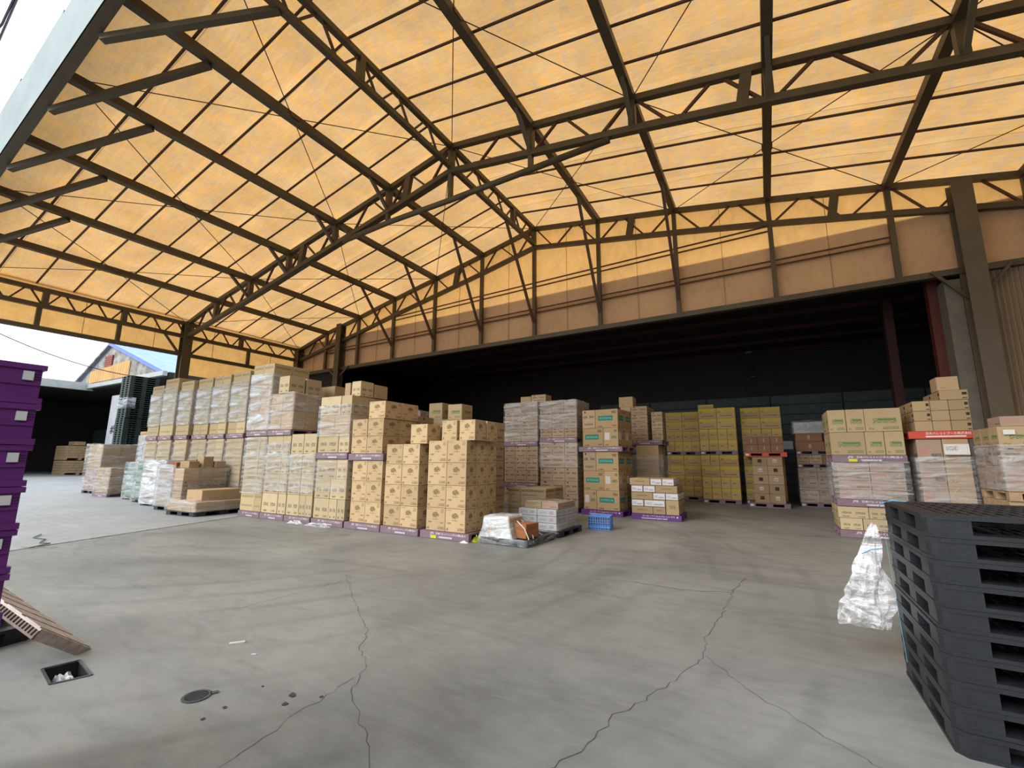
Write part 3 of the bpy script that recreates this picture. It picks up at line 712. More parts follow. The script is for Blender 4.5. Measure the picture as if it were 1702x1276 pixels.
def pallet(kind, x, y, z, rot, w, d, label, text=True, tag=False, group='pallets'):
    P, H = pallet_parts(kind)
    names = {'jpr':'plastic_pallet','upr':'plastic_pallet','red':'plastic_pallet','purp':'plastic_pallet','black':'plastic_pallet','green':'plastic_pallet','jpr_open':'plastic_pallet','red_open':'plastic_pallet','wood':'wooden_pallet','mauve':'plastic_pallet'}
    t = empty(names[kind], (x, y, z), rot, label=label, cat='pallet', group=group)
    t.scale = (w/1.1, d/1.1, 1)
    for nm, me in P: link(nm, me, t)
    if text and kind == 'jpr':
        link('logo_lettering', text_mesh('JPR', .058, 'letter', .3), t, (.24, -.002, .085), (math.pi/2, 0, 0))
        link('lettering', text_mesh(JPR, .048, 'letter'), t, (.37, -.002, .087), (math.pi/2, 0, 0))
        link('lettering', text_mesh('11型-A', .045, 'letter'), t, (.90, -.002, .087), (math.pi/2, 0, 0))
        m = MB(); m.quad([(.44,-.002,.025),(.74,-.002,.025),(.74,-.002,.058),(.44,-.002,.058)]); build('fine_print', m, 'speckle', t)
    if text and kind == 'upr':
        link('lettering', text_mesh('ユーピーアールのパレットです', .052, 'letter'), t, (.24, -.002, .082), (math.pi/2, 0, 0))
        m = MB(); m.quad([(.22,-.002,.03),(.80,-.002,.03),(.80,-.002,.055),(.22,-.002,.055)]); build('fine_print', m, 'speckle', t)
        m = MB(); m.quad([(1.0,-.002,.08),(1.03,-.002,.08),(1.03,-.002,.12),(1.0,-.002,.12)]); build('white_tag', m, 'letter', t)
    if text and kind == 'red':
        link('lettering', text_mesh('日本パレットプール株式会社', .056, 'letter'), t, (.28, -.002, .08), (math.pi/2, 0, 0))
        m = MB(); m.quad([(.28,-.002,.03),(.92,-.002,.03),(.92,-.002,.055),(.28,-.002,.055)]); build('fine_print', m, 'letter', t)
    if tag:
        m = MB(); m.box(.25,-.004,.012,.38,-.001,.068); build('yellow_tag', m, 'yellow_tag', t)
    if kind in ('jpr_open', 'red_open'):
        m = MB(); m.box(.03,-.002,.04,.12,.002,.10); build('white_tag', m, 'letter', t)
    return t
ORD = ['bottom','second','third','fourth','fifth','sixth','seventh','eighth','ninth','tenth','eleventh','twelfth']
LOOK = {'emblem':'round-print','oval':'small-print','pattern':'tan printed','plain':'plain brown','teal':'teal-label','sticker':'white-sticker','dull':'dull printed','yellow':'wide yellow','yellow_s':'small yellow',
 'code_d':'dark-square','code_w':'white-square','green':'green-print','whitelabel':'white-label','flat':'flat brown','box_t':'headed','white':'white','brown':'brown','orange':'orange','pink':'pinkish','slotted':'slotted','greenpack':'green','wood':'wooden'}
class Stack:
    def __init__(s, where, x, y, W, D, rot=0, side='R', z=0):
        s.where, s.W, s.D, s.rot, s.side, s.z, s.n, s.np = where, W, D, rot, side, z, 0, 0
        s.M = Matrix.Translation((x, y, 0)) @ Matrix.Rotation(rot, 4, 'Z')
    def P(s, x, y, z): return s.M @ Vector((x, y, z))
    def pallet(s, kind='jpr', tag=False, text=True, grow=.0):
        s.np += 1
        H = pallet_parts(kind)[1]; p = s.P(-grow, -.0, s.z)
        col = {'jpr':'grey purple','upr':'bright purple','red':'red','purp':'purple','black':'black','green':'dark green','jpr_open':'open-sided grey purple','red_open':'open-sided red','wood':'bare wooden','mauve':'mauve'}[kind]
        pos = 'on the ground' if s.z < .02 else ('halfway up' if s.np <= 2 else 'at upper level')
        pallet(kind, p.x, p.y, s.z, s.rot, s.W+2*grow, s.D, f'{col} pallet {pos}, {s.where}', text, tag, 'pallets under the carton stacks')
        s.z += H+.004; return s
    def layer(s, h, cols, mat, rows=2, x0=0., x1=None, y0=.03, y1=None, full=False, jit=.006, count=True):
        """cols: relative widths; mat: name or list per column"""
        x1 = s.W if x1 is None else x1; y1 = s.D if y1 is None else y1
        if isinstance(cols, int): cols = [1]*cols
        tot = sum(cols); xa = x0; lv = ORD[min(s.n, 11)]
        for i, c in enumerate(cols):
            xb = xa+(x1-x0)*c/tot; mt = mat[i % len(mat)] if isinstance(mat, (list, tuple)) else mat
            for j in range(rows):
                vis = j == 0 or (i == len(cols)-1 and s.side == 'R') or (i == 0 and s.side == 'L') or full
                if not vis: continue
                ya = y0+(y1-y0)*j/rows; yb = y0+(y1-y0)*(j+1)/rows
                w = xb-xa-.008; d = yb-ya-.008
                p = s.P((xa+xb)/2+random.uniform(-jit, jit)*.3, (ya+yb)/2+random.uniform(-jit, jit)*(1 if rows < 3 else .3), s.z)
                ccol = '' if len(cols) == 1 else (['left','right'][i] if len(cols) == 2 else ['left','middle','right'][i] if len(cols) == 3 else ['far left','left of centre','right of centre','far right','outer right'][min(i,4)])
                crow = '' if rows == 1 else ('front' if j == 0 else 'rear' if j == rows-1 else 'inner' if rows == 3 else 'inner front' if j == 1 else 'inner rear')
                lab = f"{LOOK[mt]} carton, {lv} layer, {' '.join(q for q in (ccol, crow) if q)}, {s.where}".replace(', ,', ',')
                put_carton(box_mesh(w, d, h-.005, mt), p, s.rot+random.uniform(-jit, jit)*.6, lab, f'cartons of the {s.where}')
            xa = xb
        s.z += h; s.n += 1; return s
    def film(s, z0, z1, mat='film', lab='clear stretch film', x0=-.015, x1=None, y0=.0, y1=None, amp=.012, hang=0.):
        x1 = s.W+.015 if x1 is None else x1; y1 = s.D+.01 if y1 is None else y1
        m = MB(); nz = max(6, int((z1-z0)/.07)); per = []
        sides = [((x0,y0),(x1,y0)),((x1,y0),(x1,y1)),((x1,y1),(x0,y1)),((x0,y1),(x0,y0))]
        seed = random.random()*50
        pts = []
        for (a, b) in sides:
            n = max(5, int(math.dist(a, b)/.08))
            for k in range(n): pts.append((a[0]+(b[0]-a[0])*k/n, a[1]+(b[1]-a[1])*k/n))
        cx, cy = (x0+x1)/2, (y0+y1)/2; N = len(pts)
        def V(i, k):
            px, py = pts[i % N]; z = z0+(z1-z0)*k/nz
            if k == nz: z += .03*noise.noise(Vector((px*5, py*5, seed)))-.02*0
            d = Vector((px-cx, py-cy)); d.normalize()
            r = amp*(.6+1.0*abs(noise.noise(Vector((px*4+seed, py*4, z*9)))))
            return (px+d.x*r, py+d.y*r, z)
        vs = [[V(i, k) for k in range(nz+1)] for i in range(N)]
        base = 0
        for i in range(N):
            for k in range(nz+1): m.v.append(vs[i][k])
        for i in range(N):
            for k in range(nz):
                a = i*(nz+1)+k; b = ((i+1) % N)*(nz+1)+k
                m.f.append((a, b, b+1, a+1)); m.uv.append([(0,0),(1,0),(1,1),(0,1)]); m.mi.append(0)
        p = s.P(0, 0, 0); o = build('stretch_film', m, mat, None, loc=p, rot=(0, 0, s.rot)); smooth(o)
        prop(o, f'{lab} around the {s.where}', 'plastic wrap', 'stretch film around cartons'); return s
def loose(where, x, y, z, w, d, h, mat, label, rot=0):
    put_carton(box_mesh(w, d, h, mat), Vector((x, y, z)), rot, label, None)

# ---- front row, all fronts facing the yard (numbered from the right)
YS = 7.05
s = Stack('rightmost front-row stack', -6.06, YS, 1.16, 1.14)
s.pallet('jpr', tag=True)
for k in range(4): s.layer(.432, 2, 'emblem', 3, .11, 1.05)
zt = s.z
for k, (x, y, n_) in enumerate(((-5.52, 7.38, 'left front'), (-5.07, 7.36, 'right front'), (-5.07, 7.80, 'right rear'), (-5.52, 7.82, 'left rear'))):
    loose('', x, y, zt, .37, .39, .40, 'emblem', f'round-print carton, {n_} of four topmost on the rightmost front-row stack')
s = Stack('second front-row stack from right', -7.14, YS, 1.02, 1.1)
s.pallet('jpr', text=True)
for k in range(4): s.layer(.418, 2, 'emblem', 2, .03, .96)
loose('', -6.22, YS+.24, s.z, .44, .42, .40, 'emblem', 'single round-print carton topmost on the second front-row stack from right')
loose('', -6.24, YS+.72, s.z, .40, .42, .38, 'dull', 'dull carton behind the topmost carton of the second front-row stack')
s = Stack('third front-row stack from right', -8.24, YS, 1.07, 1.1)
s.pallet('jpr')
for k in range(3): s.layer(.442, 2, 'emblem', 2, .12, 1.05)
s.pallet('jpr')
for k in range(2): s.layer(.385, 2, 'emblem', 2, .03, 1.0)
s.layer(.385, 1, 'emblem', 2, .53, 1.03)
s = Stack('fourth front-row stack from right', -9.36, YS, 1.07, 1.1)
s.pallet('jpr'); s.layer(.45, [2,1,1], 'oval', 2); s.layer(.45, [1,1], 'oval', 2); s.layer(.45, [2,1], 'oval', 2); s.film(.75, 1.45, 'film_lo', 'thin stretch film low')
s.pallet('jpr'); zz = s.z; s.layer(.44, [2,1], 'oval', 2); s.layer(.44, 2, 'plain', 2); s.layer(.45, [2,1], 'oval', 2)
s.film(zz+.38, zz+1.12, 'film', 'shiny stretch film high')
loose('', -8.72, YS+.45, s.z, .19, .4, .34, 'plain', 'narrow carton left topmost on the fourth front-row stack')
loose('', -8.42, YS+.45, s.z, .30, .4, .36, 'oval', 'small-print carton right topmost on the fourth front-row stack')
loose('', -8.47, YS+.90, s.z, .42, .42, .33, 'plain', 'plain carton behind the two topmost of the fourth front-row stack')
s = Stack('fifth front-row stack from right', -10.38, YS, .96, 1.1)
s.pallet('jpr')
for k in range(4): s.layer(.49, [2,1,1][:3] if k == 0 else 2, 'oval', 2)
s.film(.7, 1.62, 'film', 'stretch film in the middle')
s = Stack('sixth front-row stack from right', -11.38, YS, .97, 1.1)
s.pallet('jpr')
for k in range(4): s.layer(.484, [2,1], 'oval', 2)
s.film(.7, 1.9, 'film', 'stretch film low')
s.pallet('jpr'); zz = s.z
for k in range(2): s.layer(.475, 2, 'plain', 3)
s.film(zz+.02, zz+.95, 'film', 'shiny stretch film high')
for k, (x, y, w) in enumerate(((-10.87, YS+.24, .42), (-10.87, YS+.75, .42))):
    loose('', x, y, s.z, w, .46, .45, 'oval', f"small-print carton {'front' if k==0 else 'rear'} topmost on the sixth front-row stack")
s = Stack('seventh front-row stack from right', -12.34, YS, .94, 1.1)
s.pallet('jpr')
for k in range(4): s.layer(.484, [2,1], 'pattern', 2)
s.film(.6, 2.05, 'film', 'stretch film low')
s.pallet('jpr'); zz = s.z
for k in range(4): s.layer(.455, 2, 'plain' if k < 3 else 'pattern', 2)
s.film(zz+.02, zz+1.55, 'film_hi', 'bright stretch film high')
# ---- second depth row, behind the front row
def hidden_stack(where, x, y, W, D, zs, mat, levels, cols=2, rows=2, h=None):
    s = Stack(where, x, y, W, D); s.pallet('jpr', text=False); 
    h = (zs-s.z)/levels
    for k in range(levels): s.layer(h, cols, mat, rows)
    return s
s = hidden_stack('stack behind the rightmost front-row stack', -6.56, 8.30, 1.05, 1.05, 2.38, 'dull', 5)
s = hidden_stack('stack behind the second front-row stack', -7.66, 8.30, 1.05, 1.05, 2.30, 'plain', 5)
s = hidden_stack('stack behind the third front-row stack', -8.76, 8.30, 1.05, 1.05, 2.6, 'dull', 5)
s = Stack('green-label stack farther back', -8.15, 9.55, 1.2, 1.1); s.pallet('jpr', text=False)
for k in range(6): s.layer(.405, 2, 'green' if k > 3 else 'plain', 2)
zz = s.z
loose('', -7.87, 9.85, zz, .46, .5, .46, 'green', 'green-label carton left topmost on the farther stack behind front row')
loose('', -7.25, 9.90, zz, .46, .5, .40, 'green', 'green-label carton right topmost on the farther stack behind front row')
s = Stack('film-wrapped stack left of the green-label one', -9.45, 9.5, 1.1, 1.1); s.pallet('jpr', text=False)
for k in range(6): s.layer(.45, 2, 'brown' if k > 3 else 'dull', 2)
s.film(1.9, 2.85, 'film', 'shiny stretch film')
s = hidden_stack('stack behind the sixth front-row stack', -11.9, 8.35, 1.35, 1.1, 3.55, 'plain', 8)
s = hidden_stack('stack behind the seventh front-row stack', -13.2, 8.30, 1.1, 1.1, 2.2, 'plain', 5)
s = hidden_stack('stack behind the fourth front-row stack', -9.9, 8.25, 1.05, 1.05, 3.0, 'plain', 7)
# ---- left tall row
YL = 8.0
specs = [('tall left-row stack next to the front row', -15.12, 1.05, 4, .50, 'two'), ('second tall left-row stack from right', -16.16, 1.0, 4, .49, 'two'), ('third tall left-row stack from right', -17.16, 1.0, 4, .485, 'two'),
         ('fourth tall left-row stack from right', -18.18, .98, 4, .48, 'one'), ('fifth tall left-row stack from right', -19.22, 1.0, 4, .52, 'one'), ('sixth tall left-row stack from right', -20.15, .90, 4, .47, 'one')]
for q_, (nm, x, w, L_, h, c) in enumerate(specs):
    s = Stack(nm, x, YL-(0, .04, .05, .13, .19, .20)[q_], w-(.10, .03, .09, .11, .05, .04)[q_], 1.1); s.pallet('jpr', text=False)
    for k in range(4): s.layer(.495, 2 if c == 'two' else 1, 'pattern', 1)
    s.film(.5, 2.05, 'film_lo', 'thin stretch film low')
    s.pallet('jpr'); zz = s.z
    for k in range(4): s.layer(h, 2 if c == 'two' else 1, 'pattern', 1)
    s.film(zz+h*.75, zz+h*3.35, 'film_hi', 'bright stretch film high', x0=-.005, x1=s.W+.004, amp=.006)
s = Stack('short stack at the left end of the tall row', -21.2, 8.0, .95, 1.1); s.pallet('jpr', text=False)
for k in range(5): s.layer(.47, 2, 'white' if k < 4 else 'pattern', 2)
s.film(.2, 2.35, 'film_hi', 'milky stretch film')
# ---- small loads on black pallets in front of the left row
R8 = math.radians
def lp(where, x, y, w, d, rot, kind='black'):
    s = Stack(where, x, y, w, d, R8(rot)); s.pallet(kind); return s
s = lp('long low load at the right end', -14.22, 6.18, 1.32, 1.55, 4)
s.layer(.24, 1, 'plain', 2, .02, 1.3, full=True)
s.film(.12, .42, 'film', 'stretch film low', amp=.02)
s.layer(.28, 1, 'plain', 1, .25, .95, .35, 1.45)
o_ = s
s = lp('chest-high carton load', -15.85, 6.56, 1.32, 1.28, 4)
for k in range(3): s.layer(.36, [1,1], 'plain' if k != 1 else 'dull', 3, .03, 1.28, full=(k == 2))
s.film(.12, 1.3, 'film_hi', 'bright stretch film', x1=.8, y1=.05, amp=.02); s.film(.1, 1.25, 'film_lo', 'thin stretch film', amp=.025)
zz = s.z
for k, (dx, dy, w, d, h, mt) in enumerate(((.35,.35,.42,.3,.16,'orange'), (.85,.40,.4,.30,.2,'plain'), (.45,.80,.4,.3,.26,'box_t'), (.95,.78,.3,.3,.34,'plain'), (1.0,1.11,.42,.28,.2,'plain'))):
    p = s.P(dx, dy, zz); loose('', p.x, p.y, zz, w, d, h, mt, f"{['orange low','plain low','headed','narrow tall','plain rear'][k]} carton lying loose on top of the chest-high load", R8(4+random.uniform(-8, 8)))
s = lp('pinkish wrapped load', -17.6, 6.9, 1.25, 1.2, 4)
for k in range(3): s.layer(.41, 2, 'pink', 2, .05, 1.2)
s.film(.06, 1.42, 'film_white', 'crumpled bright stretch film', amp=.03)
s = lp('green wrapped load', -19.1, 7.25, 1.25, 1.1, 4)
for k in range(5): s.layer(.25, 2, 'greenpack', 2, .05, 1.2)
s.film(.06, 1.45, 'film', 'greenish stretch film', amp=.04)
s = lp('pale green load beside the green one', -20.7, 7.55, 1.35, 1.1, 4, 'black')
for k in range(4): s.layer(.28, 2, 'greenpack', 2, .05, 1.3)
s.film(.04, 1.35, 'film_hi', 'milky stretch film', amp=.04)
s = lp('small carton load left of the green ones', -23.0, 7.45, 1.1, 1.1, 4, 'jpr')
for k in range(3): s.layer(.32, 2, 'plain', 2, .04, 1.06)
s.film(.12, 1.12, 'film', 'crumpled stretch film', amp=.03)
s = lp('leftmost wrapped load', -25.6, 7.9, 1.2, 1.3, 6)
for k in range(4): s.layer(.48, 2, 'plain' if k > 1 else 'pink', 2, .05, 1.15)
s.film(.1, 2.08, 'film', 'loose sagging stretch film', amp=.05)
# ---- middle group inside the opening
s = Stack('left wrapped stack of the middle group', -7.38, 12.5, 1.2, 1.1)
s.pallet('jpr', text=False)
s.layer(.52, 2, 'dull', 2); s.pallet('jpr')
for k in range(3): s.layer(.375, 3, 'dull', 2)
s.pallet('jpr'); zz = s.z
for k in range(4): s.layer(.31, 2, 'dull', 2)
s.film(zz, zz+1.24, 'film', 'shiny stretch film high')
loose('', -6.68, 12.85, s.z, .38, .35, .20, 'plain', 'low plain carton left, topmost on the left wrapped middle stack')
loose('', -6.20, 12.85, s.z, .50, .45, .23, 'dull', 'low printed carton right, topmost on the left wrapped middle stack')
s = Stack('right wrapped stack of the middle group', -6.10, 12.5, 1.22, 1.1)
s.pallet('jpr', text=False)
for k in range(5): s.layer(.378, [2,1] if k % 2 else 3, 'dull', 2)
s.film(1.3, 2.04, 'film_lo', 'thin stretch film low')
s.pallet('jpr'); zz = s.z
for k in range(4): s.layer(.285, 3, 'dull', 2)
s.film(zz+.25, zz+1.14, 'film', 'shiny stretch film high')
s = Stack('teal-label stack', -4.72, 12.42, 1.18, 1.1, R8(-6))
s.pallet('upr', grow=.03)
mt = [('sticker','teal'), ('teal','sticker'), ('dull','teal')]
s.layer(.535, [1,1.7], ['sticker','teal'], 2, .04, 1.12); s.layer(.535, [1.6,1.1], ['teal','sticker'], 2, .04, 1.12); s.layer(.535, [1,1.7], ['dull','teal'], 2, .04, 1.12)
s.pallet('jpr', grow=.07)
s.layer(.53, [1.6,1.1], ['teal','sticker'], 2, .04, 1.14); s.layer(.53, [1,1.7], ['dull','teal'], 2, .04, 1.14)
s = Stack('brown stack right behind the teal-label stack', -3.98, 14.5, 1.15, 1.1)
s.pallet('jpr', text=False)
for k in range(4): s.layer(.465, 1, 'plain', 2, .32, 1.02)
s.film(.9, 1.7, 'film_lo', 'thin stretch film')
s.pallet('jpr'); zz = s.z
for k in range(4): s.layer(.275, 1, 'dull', 2, .2, .72)
for k in range(3): loose('', -2.98, 14.80, zz+k*.30, .34, .4, .295, 'dull', f"dull carton, {['lowest','middle','highest'][k]} of three right of the brown stack top")
loose('', -3.98, 14.85, zz, .34, .45, 1.1, 'plain', 'tall plain carton at the left of the brown stack top')
loose('', -3.96, 14.85, zz+1.1, .46, .45, .34, 'plain', 'topmost plain carton of the brown stack behind the teal labels')
# knee-high stack with white labels
s = Stack('knee-high stack on bright purple pallet', -3.24, 12.15, 1.24, 1.1, R8(1.5))
s.pallet('upr')
s.layer(.182, [1.75,1], 'flat', 2, 0, .86); s.z -= .182; s.n -= 1
s.layer(.364, 1, 'flat', 2, .87, 1.19); s.z -= .182
s.layer(.182, [1,1.7], 'whitelabel', 2, 0, .86)
s.layer(.182, [1.75,1,1], ['flat','whitelabel','whitelabel'], 2, 0, 1.19)
s.layer(.182, [1,1,1.75], ['whitelabel','whitelabel','flat'], 2, 0, 1.17, full=True)
s.layer(.182, [1.75,1,1], ['flat','whitelabel','whitelabel'], 2, -.03, 1.10, full=True)
# ---- yellow cartons deep inside
def yellow(where, x, y, w, up=True, extra=False, third=False):
    s = Stack(where, x, y, w, 1.1, 0, 'L' if x > 0 else 'R')
    s.pallet('jpr_open')
    s.layer(.40, 4, 'yellow_s', 1); s.layer(.40, 4, 'yellow_s', 1); s.layer(.40, 2, 'yellow', 1); s.layer(.40, 2 if not extra else [1,1,2], 'yellow' if not extra else ['yellow_s','yellow_s','yellow'], 1)
    s.pallet('jpr_open')
    s.layer(.40, 4, 'yellow_s', 1); s.layer(.40, 4, 'yellow_s', 1); s.layer(.40, 2, 'yellow', 1); s.layer(.39, 2, 'yellow', 1)
    if extra: s.layer(.14, 1, 'yellow', 1, 0, .55)
    return s
yellow('left yellow stack', -3.58, 19.2, 1.28)
yellow('middle yellow stack', -2.18, 18.2, 1.26, extra=True)
s = yellow('right yellow stack behind the red pallet', -.78, 18.7, 1.3)
s = Stack('brown stack carrying the red pallet', -.66, 17.5, 1.2, 1.1)
s.pallet('jpr_open')
for k in range(5): s.layer(.305, 2, ['code_d','code_w'] if k % 2 == 0 else ['code_w','code_d'], 2, .18, 1.08)
s.pallet('red_open', text=False, grow=.03)
s.layer(.27, 3, 'brown', 2, .02, 1.15); s.layer(.27, 3, 'brown', 2, .02, 1.15)
s = Stack('film-covered dark stack right of the red pallet', .88, 18.6, 1.1, 1.1, 0, 'L')
s.pallet('jpr_open'); s.layer(.4, 2, 'dull', 1); s.layer(.4, 2, 'dull', 1); s.layer(.36, 2, 'dull', 1); s.film(.15, 1.3, 'film_lo', 'dim stretch film')
s.pallet('jpr_open', text=False); s.layer(.3, 3, ['dull','dull','brown'], 1); s.pallet('jpr_open', text=False)
s.layer(.30, 1, 'brown', 1, 0, .85); s.layer(.30, 1, 'brown', 1, .02, .8)
s.layer(.38, 2, 'white', 1, .0, .95); s.film(s.z-.4, s.z+.05, 'film', 'shiny bunched stretch film', amp=.05)
# ---- right group in front of the opening
s = Stack('green-print stack left of the red-banded one', 1.18, 11.6, 1.22, 1.1, 0, 'L')
s.pallet('jpr'); s.layer(.235, [1.2,1.4,1], 'oval', 2, .02, 1.15); s.layer(.235, [1.6,1,1], 'oval', 2, 0, 1.15)
s.pallet('jpr'); zz = s.z
for k in range(4): s.layer(.185, 2, 'pink', 2, .06, 1.16)
s.film(zz, zz+.75, 'film', 'horizontally streaked stretch film', amp=.008)
s.pallet('jpr', tag=True)
s.layer(.475, [2,1.05,1.05], 'green', 2); s.layer(.475, [1.05,1.05,2], 'green', 2)
s = Stack('red-banded stack', 2.47, 11.62, 1.0, 1.1, 0, 'L')
s.pallet('jpr'); 
for k in range(4): s.layer(.455, 2, ['pink','plain'], 2, .1, .86)
s.film(.15, 1.62, 'film', 'streaked stretch film', x0=.06, x1=.9, amp=.01)
sp = s.P(.40, 0.0, 1.71)
t = empty('document_sheet', (2.95, 11.58, 1.66), label='white printed document sheet on the wrapped cartons under the red pallet', cat='paper')
m = MB(); m.box(0,0,0,.36,.003,.20); build('sheet', m, 'paper', t)
m = MB(); m.box(.03,-.002,.08,.2,.0,.16); build('printed_block', m, 'speckle', t)
s.pallet('red'); zz = s.z
for k in range(3): s.layer(.20, [1,1,1.1], ['slotted' if k else 'plain','plain','slotted'], 2, .12, .96)
s.layer(.19, 1, 'slotted', 2, .55, .97)
loose('', 3.18, 11.9, s.z, .32, .4, .27, 'plain', 'single plain carton topmost above the red pallet')
s = Stack('right-edge wrapped stack', 3.38, 10.5, 1.2, 1.1, 0, 'L')
s.pallet('wood'); 
for k in range(3): s.layer(.25, [1,1], 'plain', 4)
s.pallet('wood'); zz = s.z
s.layer(.42, 2, 'pink', 3); s.layer(.32, 2, 'dull', 3); s.layer(.33, 2, 'green', 3)
s.film(zz+.02, s.z-.3, 'film', 'streaked stretch film', amp=.01)
loose('', 3.72, 10.85, s.z, .52, .5, .17, 'pink', 'flat wrapped pinkish carton topmost at the right edge')
m = MB(); m.box(0,0,0,.14,.003,.08); prop(build('label_sheet', m, 'paper', loc=(3.44, 10.50, s.z-.14)), 'small white label on the top carton of the right-edge stack', 'paper')

# ---- wrapped loads and basket on the floor near the front row
s = Stack('nearest wrapped load on the floor', -4.74, 7.16, 1.0, 1.15, R8(-2)); s.pallet('black')
zz = s.z
p = s.P(.36, .30, zz); loose('', p.x, p.y, zz, .50, .45, .34, 'plain', 'plain carton under bright film on the nearest floor load', R8(-2))
p = s.P(.80, .36, zz); loose('', p.x, p.y, zz, .26, .40, .25, 'orange', 'orange brown carton standing on the nearest floor load', R8(-8))
def drape(label, x, y, z0, z1, bx, by, tx, ty, mat, rot=0, off=(0, 0), n=14, seed=1.):
    """a film hood: wide at the bottom, narrower at the top, closed above"""
    m = MB(); lv = 9; per = []
    def ring(hx, hy, z, ox, oy, k):
        P = []
        for i in range(4*n):
            t = i/(4*n)*4; e = int(t); f_ = t-e
            c = [(-1,-1),(1,-1),(1,1),(-1,1)]; a = c[e]; b = c[(e+1) % 4]
            x_ = (a[0]+(b[0]-a[0])*f_)*hx; y_ = (a[1]+(b[1]-a[1])*f_)*hy
            r = .03*noise.noise(Vector((x_*7+seed, y_*7, z*5)))
            P.append((ox+x_*(1+r*1.5), oy+y_*(1+r*1.5), z+(.02*noise.noise(Vector((x_*9, y_*9+seed, z)))if k else 0)))
        return P
    rings = []
    for k in range(lv+1):
        t = k/lv; u = t**.75
        rings.append(ring(bx+(tx-bx)*u, by+(ty-by)*u, z0+(z1-z0)*t, off[0]*u, off[1]*u, k))
    for t in (.6, .2): rings.append(ring(tx*t, ty*t, z1+.01, off[0], off[1], 1))
    for r in rings: m.v += r
    N = 4*n
    for k in range(len(rings)-1):
        for i in range(N):
            a = k*N+i; b = k*N+(i+1) % N; m.f.append((a, b, b+N, a+N)); m.uv.append([(0,0)]*4); m.mi.append(0)
    o = smooth(build('stretch_film', m, mat, None, loc=(x, y, 0), rot=(0, 0, rot))); return prop(o, label, 'plastic wrap')
drape('bright film hood over the nearest floor load', -4.38, 7.48, .11, .49, .37, .33, .26, .26, 'film_white', R8(-2), (-.03, 0))
s.film(.01, .13, 'film', 'clear film on the pallet edge', amp=.006)
for k, pts in enumerate(([(-4.02,7.30,.42),(-3.86,7.28,.30),(-3.78,7.28,.14),(-3.74,7.26,.06),(-3.78,7.20,.01)], [(-4.0,7.5,.33),(-3.86,7.5,.2),(-3.77,7.44,.16),(-3.75,7.42,.05)], [(-4.1,7.6,.4),(-3.88,7.75,.2),(-3.76,7.8,.14)])):
    m = MB(); m.tube(pts, .010, 5); prop(build('film_strand', m, 'paper'), f"{['long','short','upper'][k]} twisted strand of film hanging off the nearest floor load", 'plastic strand')
s = Stack('second wrapped load on the floor', -4.72, 8.42, 1.06, 1.15, R8(-2)); s.pallet('black')
zz = s.z
for k in range(3): s.layer(.135, 2, 'white', 2, .10-.0*k, .98, .02, 1.0, full=(k == 2))
s.layer(.13, 2, ['box_t','pink'], 2, .22, .98, .1, .95, full=True)
drape('clear film over the white cartons of the second floor load', -4.2, 8.93, .08, .66, .52, .54, .36, .34, 'film', R8(-2), (.05, 0), seed=5)
s = Stack('brown cartons behind the floor loads', -5.46, 9.42, 1.0, 1.05, 0); s.pallet('jpr', text=False)
s.layer(.30, 2, 'box_t', 2); s.layer(.42, [1,2], 'box_t', 2)
# blue basket
t = empty('plastic_basket', (-3.58, 9.80, 0), R8(8), label='blue plastic basket upside down on the floor beside the purple pallet', cat='basket')
w, d, h = .47, .36, .30
def bwall(p0, p1, nm):
    m = MB(); a = Vector((*p0, 0)); b = Vector((*p1, 0))
    L_ = (b-a); n = 9
    for z in (.010, .10, .15, .20, h-.02): m.bar(a+Vector((0,0,z)), b+Vector((0,0,z)), .010, .013)
    m.bar(a+Vector((0,0,.06)), b+Vector((0,0,.06)), .006, .04)
    for k in range(n+1):
        q = a.lerp(b, k/n); m.bar(q+Vector((0,0,0)), q+Vector((0,0,h-.02)), .014, .014)
    build(nm, m, 'blue', t)
bwall((0,0),(w,0),'side_lattice'); bwall((w,0),(w,d),'side_lattice'); bwall((w,d),(0,d),'side_lattice'); bwall((0,d),(0,0),'side_lattice')
m = MB()
for k in range(9): m.box(0+.0, d*k/8-.006, h-.012, w, d*k/8+.006, h)
for k in range(11): m.box(w*k/10-.006, 0, h-.013, w*k/10+.006, d, h-.001)
build('base_lattice', m, 'blue', t)
# ---- black pallet tower in the right foreground
for k in range(10):
    pallet('black', .74+random.uniform(-.004,.004), 3.42+random.uniform(-.004,.004), k*.1215, R8(-.6), 1.1, 1.1, f'black slotted pallet, {ORD[k]} from the ground in the right foreground tower' if k else 'black slotted pallet at the bottom of the right foreground tower', False, False, 'black pallets in the right foreground tower')
# crumpled film bunch tied to its far corner
def bunch(label, loc, path, mat, seed, flat=.45, yaw=0):
    m = MB(); n = 28; rings = []
    for k, (z, r, ox) in enumerate(path):
        P = []
        for i in range(n):
            a = 2*math.pi*i/n
            q = r*(1+.42*noise.noise(Vector((math.cos(a)*2.3+seed, math.sin(a)*2.3, z*5)))+.20*noise.noise(Vector((math.cos(a)*6, math.sin(a)*6+seed, z*11))))
            P.append((ox+math.cos(a)*q, math.sin(a)*q*flat, z+.03*noise.noise(Vector((a*3, seed, z*7)))))
        rings.append(P)
    for P in rings: m.v += P
    for k in range(len(rings)-1):
        for i in range(n):
            a = k*n+i; b = k*n+(i+1) % n; m.f.append((a, b, b+n, a+n)); m.uv.append([(0,0)]*4); m.mi.append(0)
    o = build('crumpled_film', m, mat, None, loc=loc, rot=(0, 0, yaw)); return prop(o, label, 'plastic wrap')
pth = []
for k in range(26):
    t_ = k/25; pth.append((1.02-.77*t_, .015+.135*min(1, t_*1.25)**.8, -.13*t_))
bunch('crumpled clear film bunch hanging on the black pallet tower', (.69, 4.62, 0), pth, 'film_crumple', 3.)
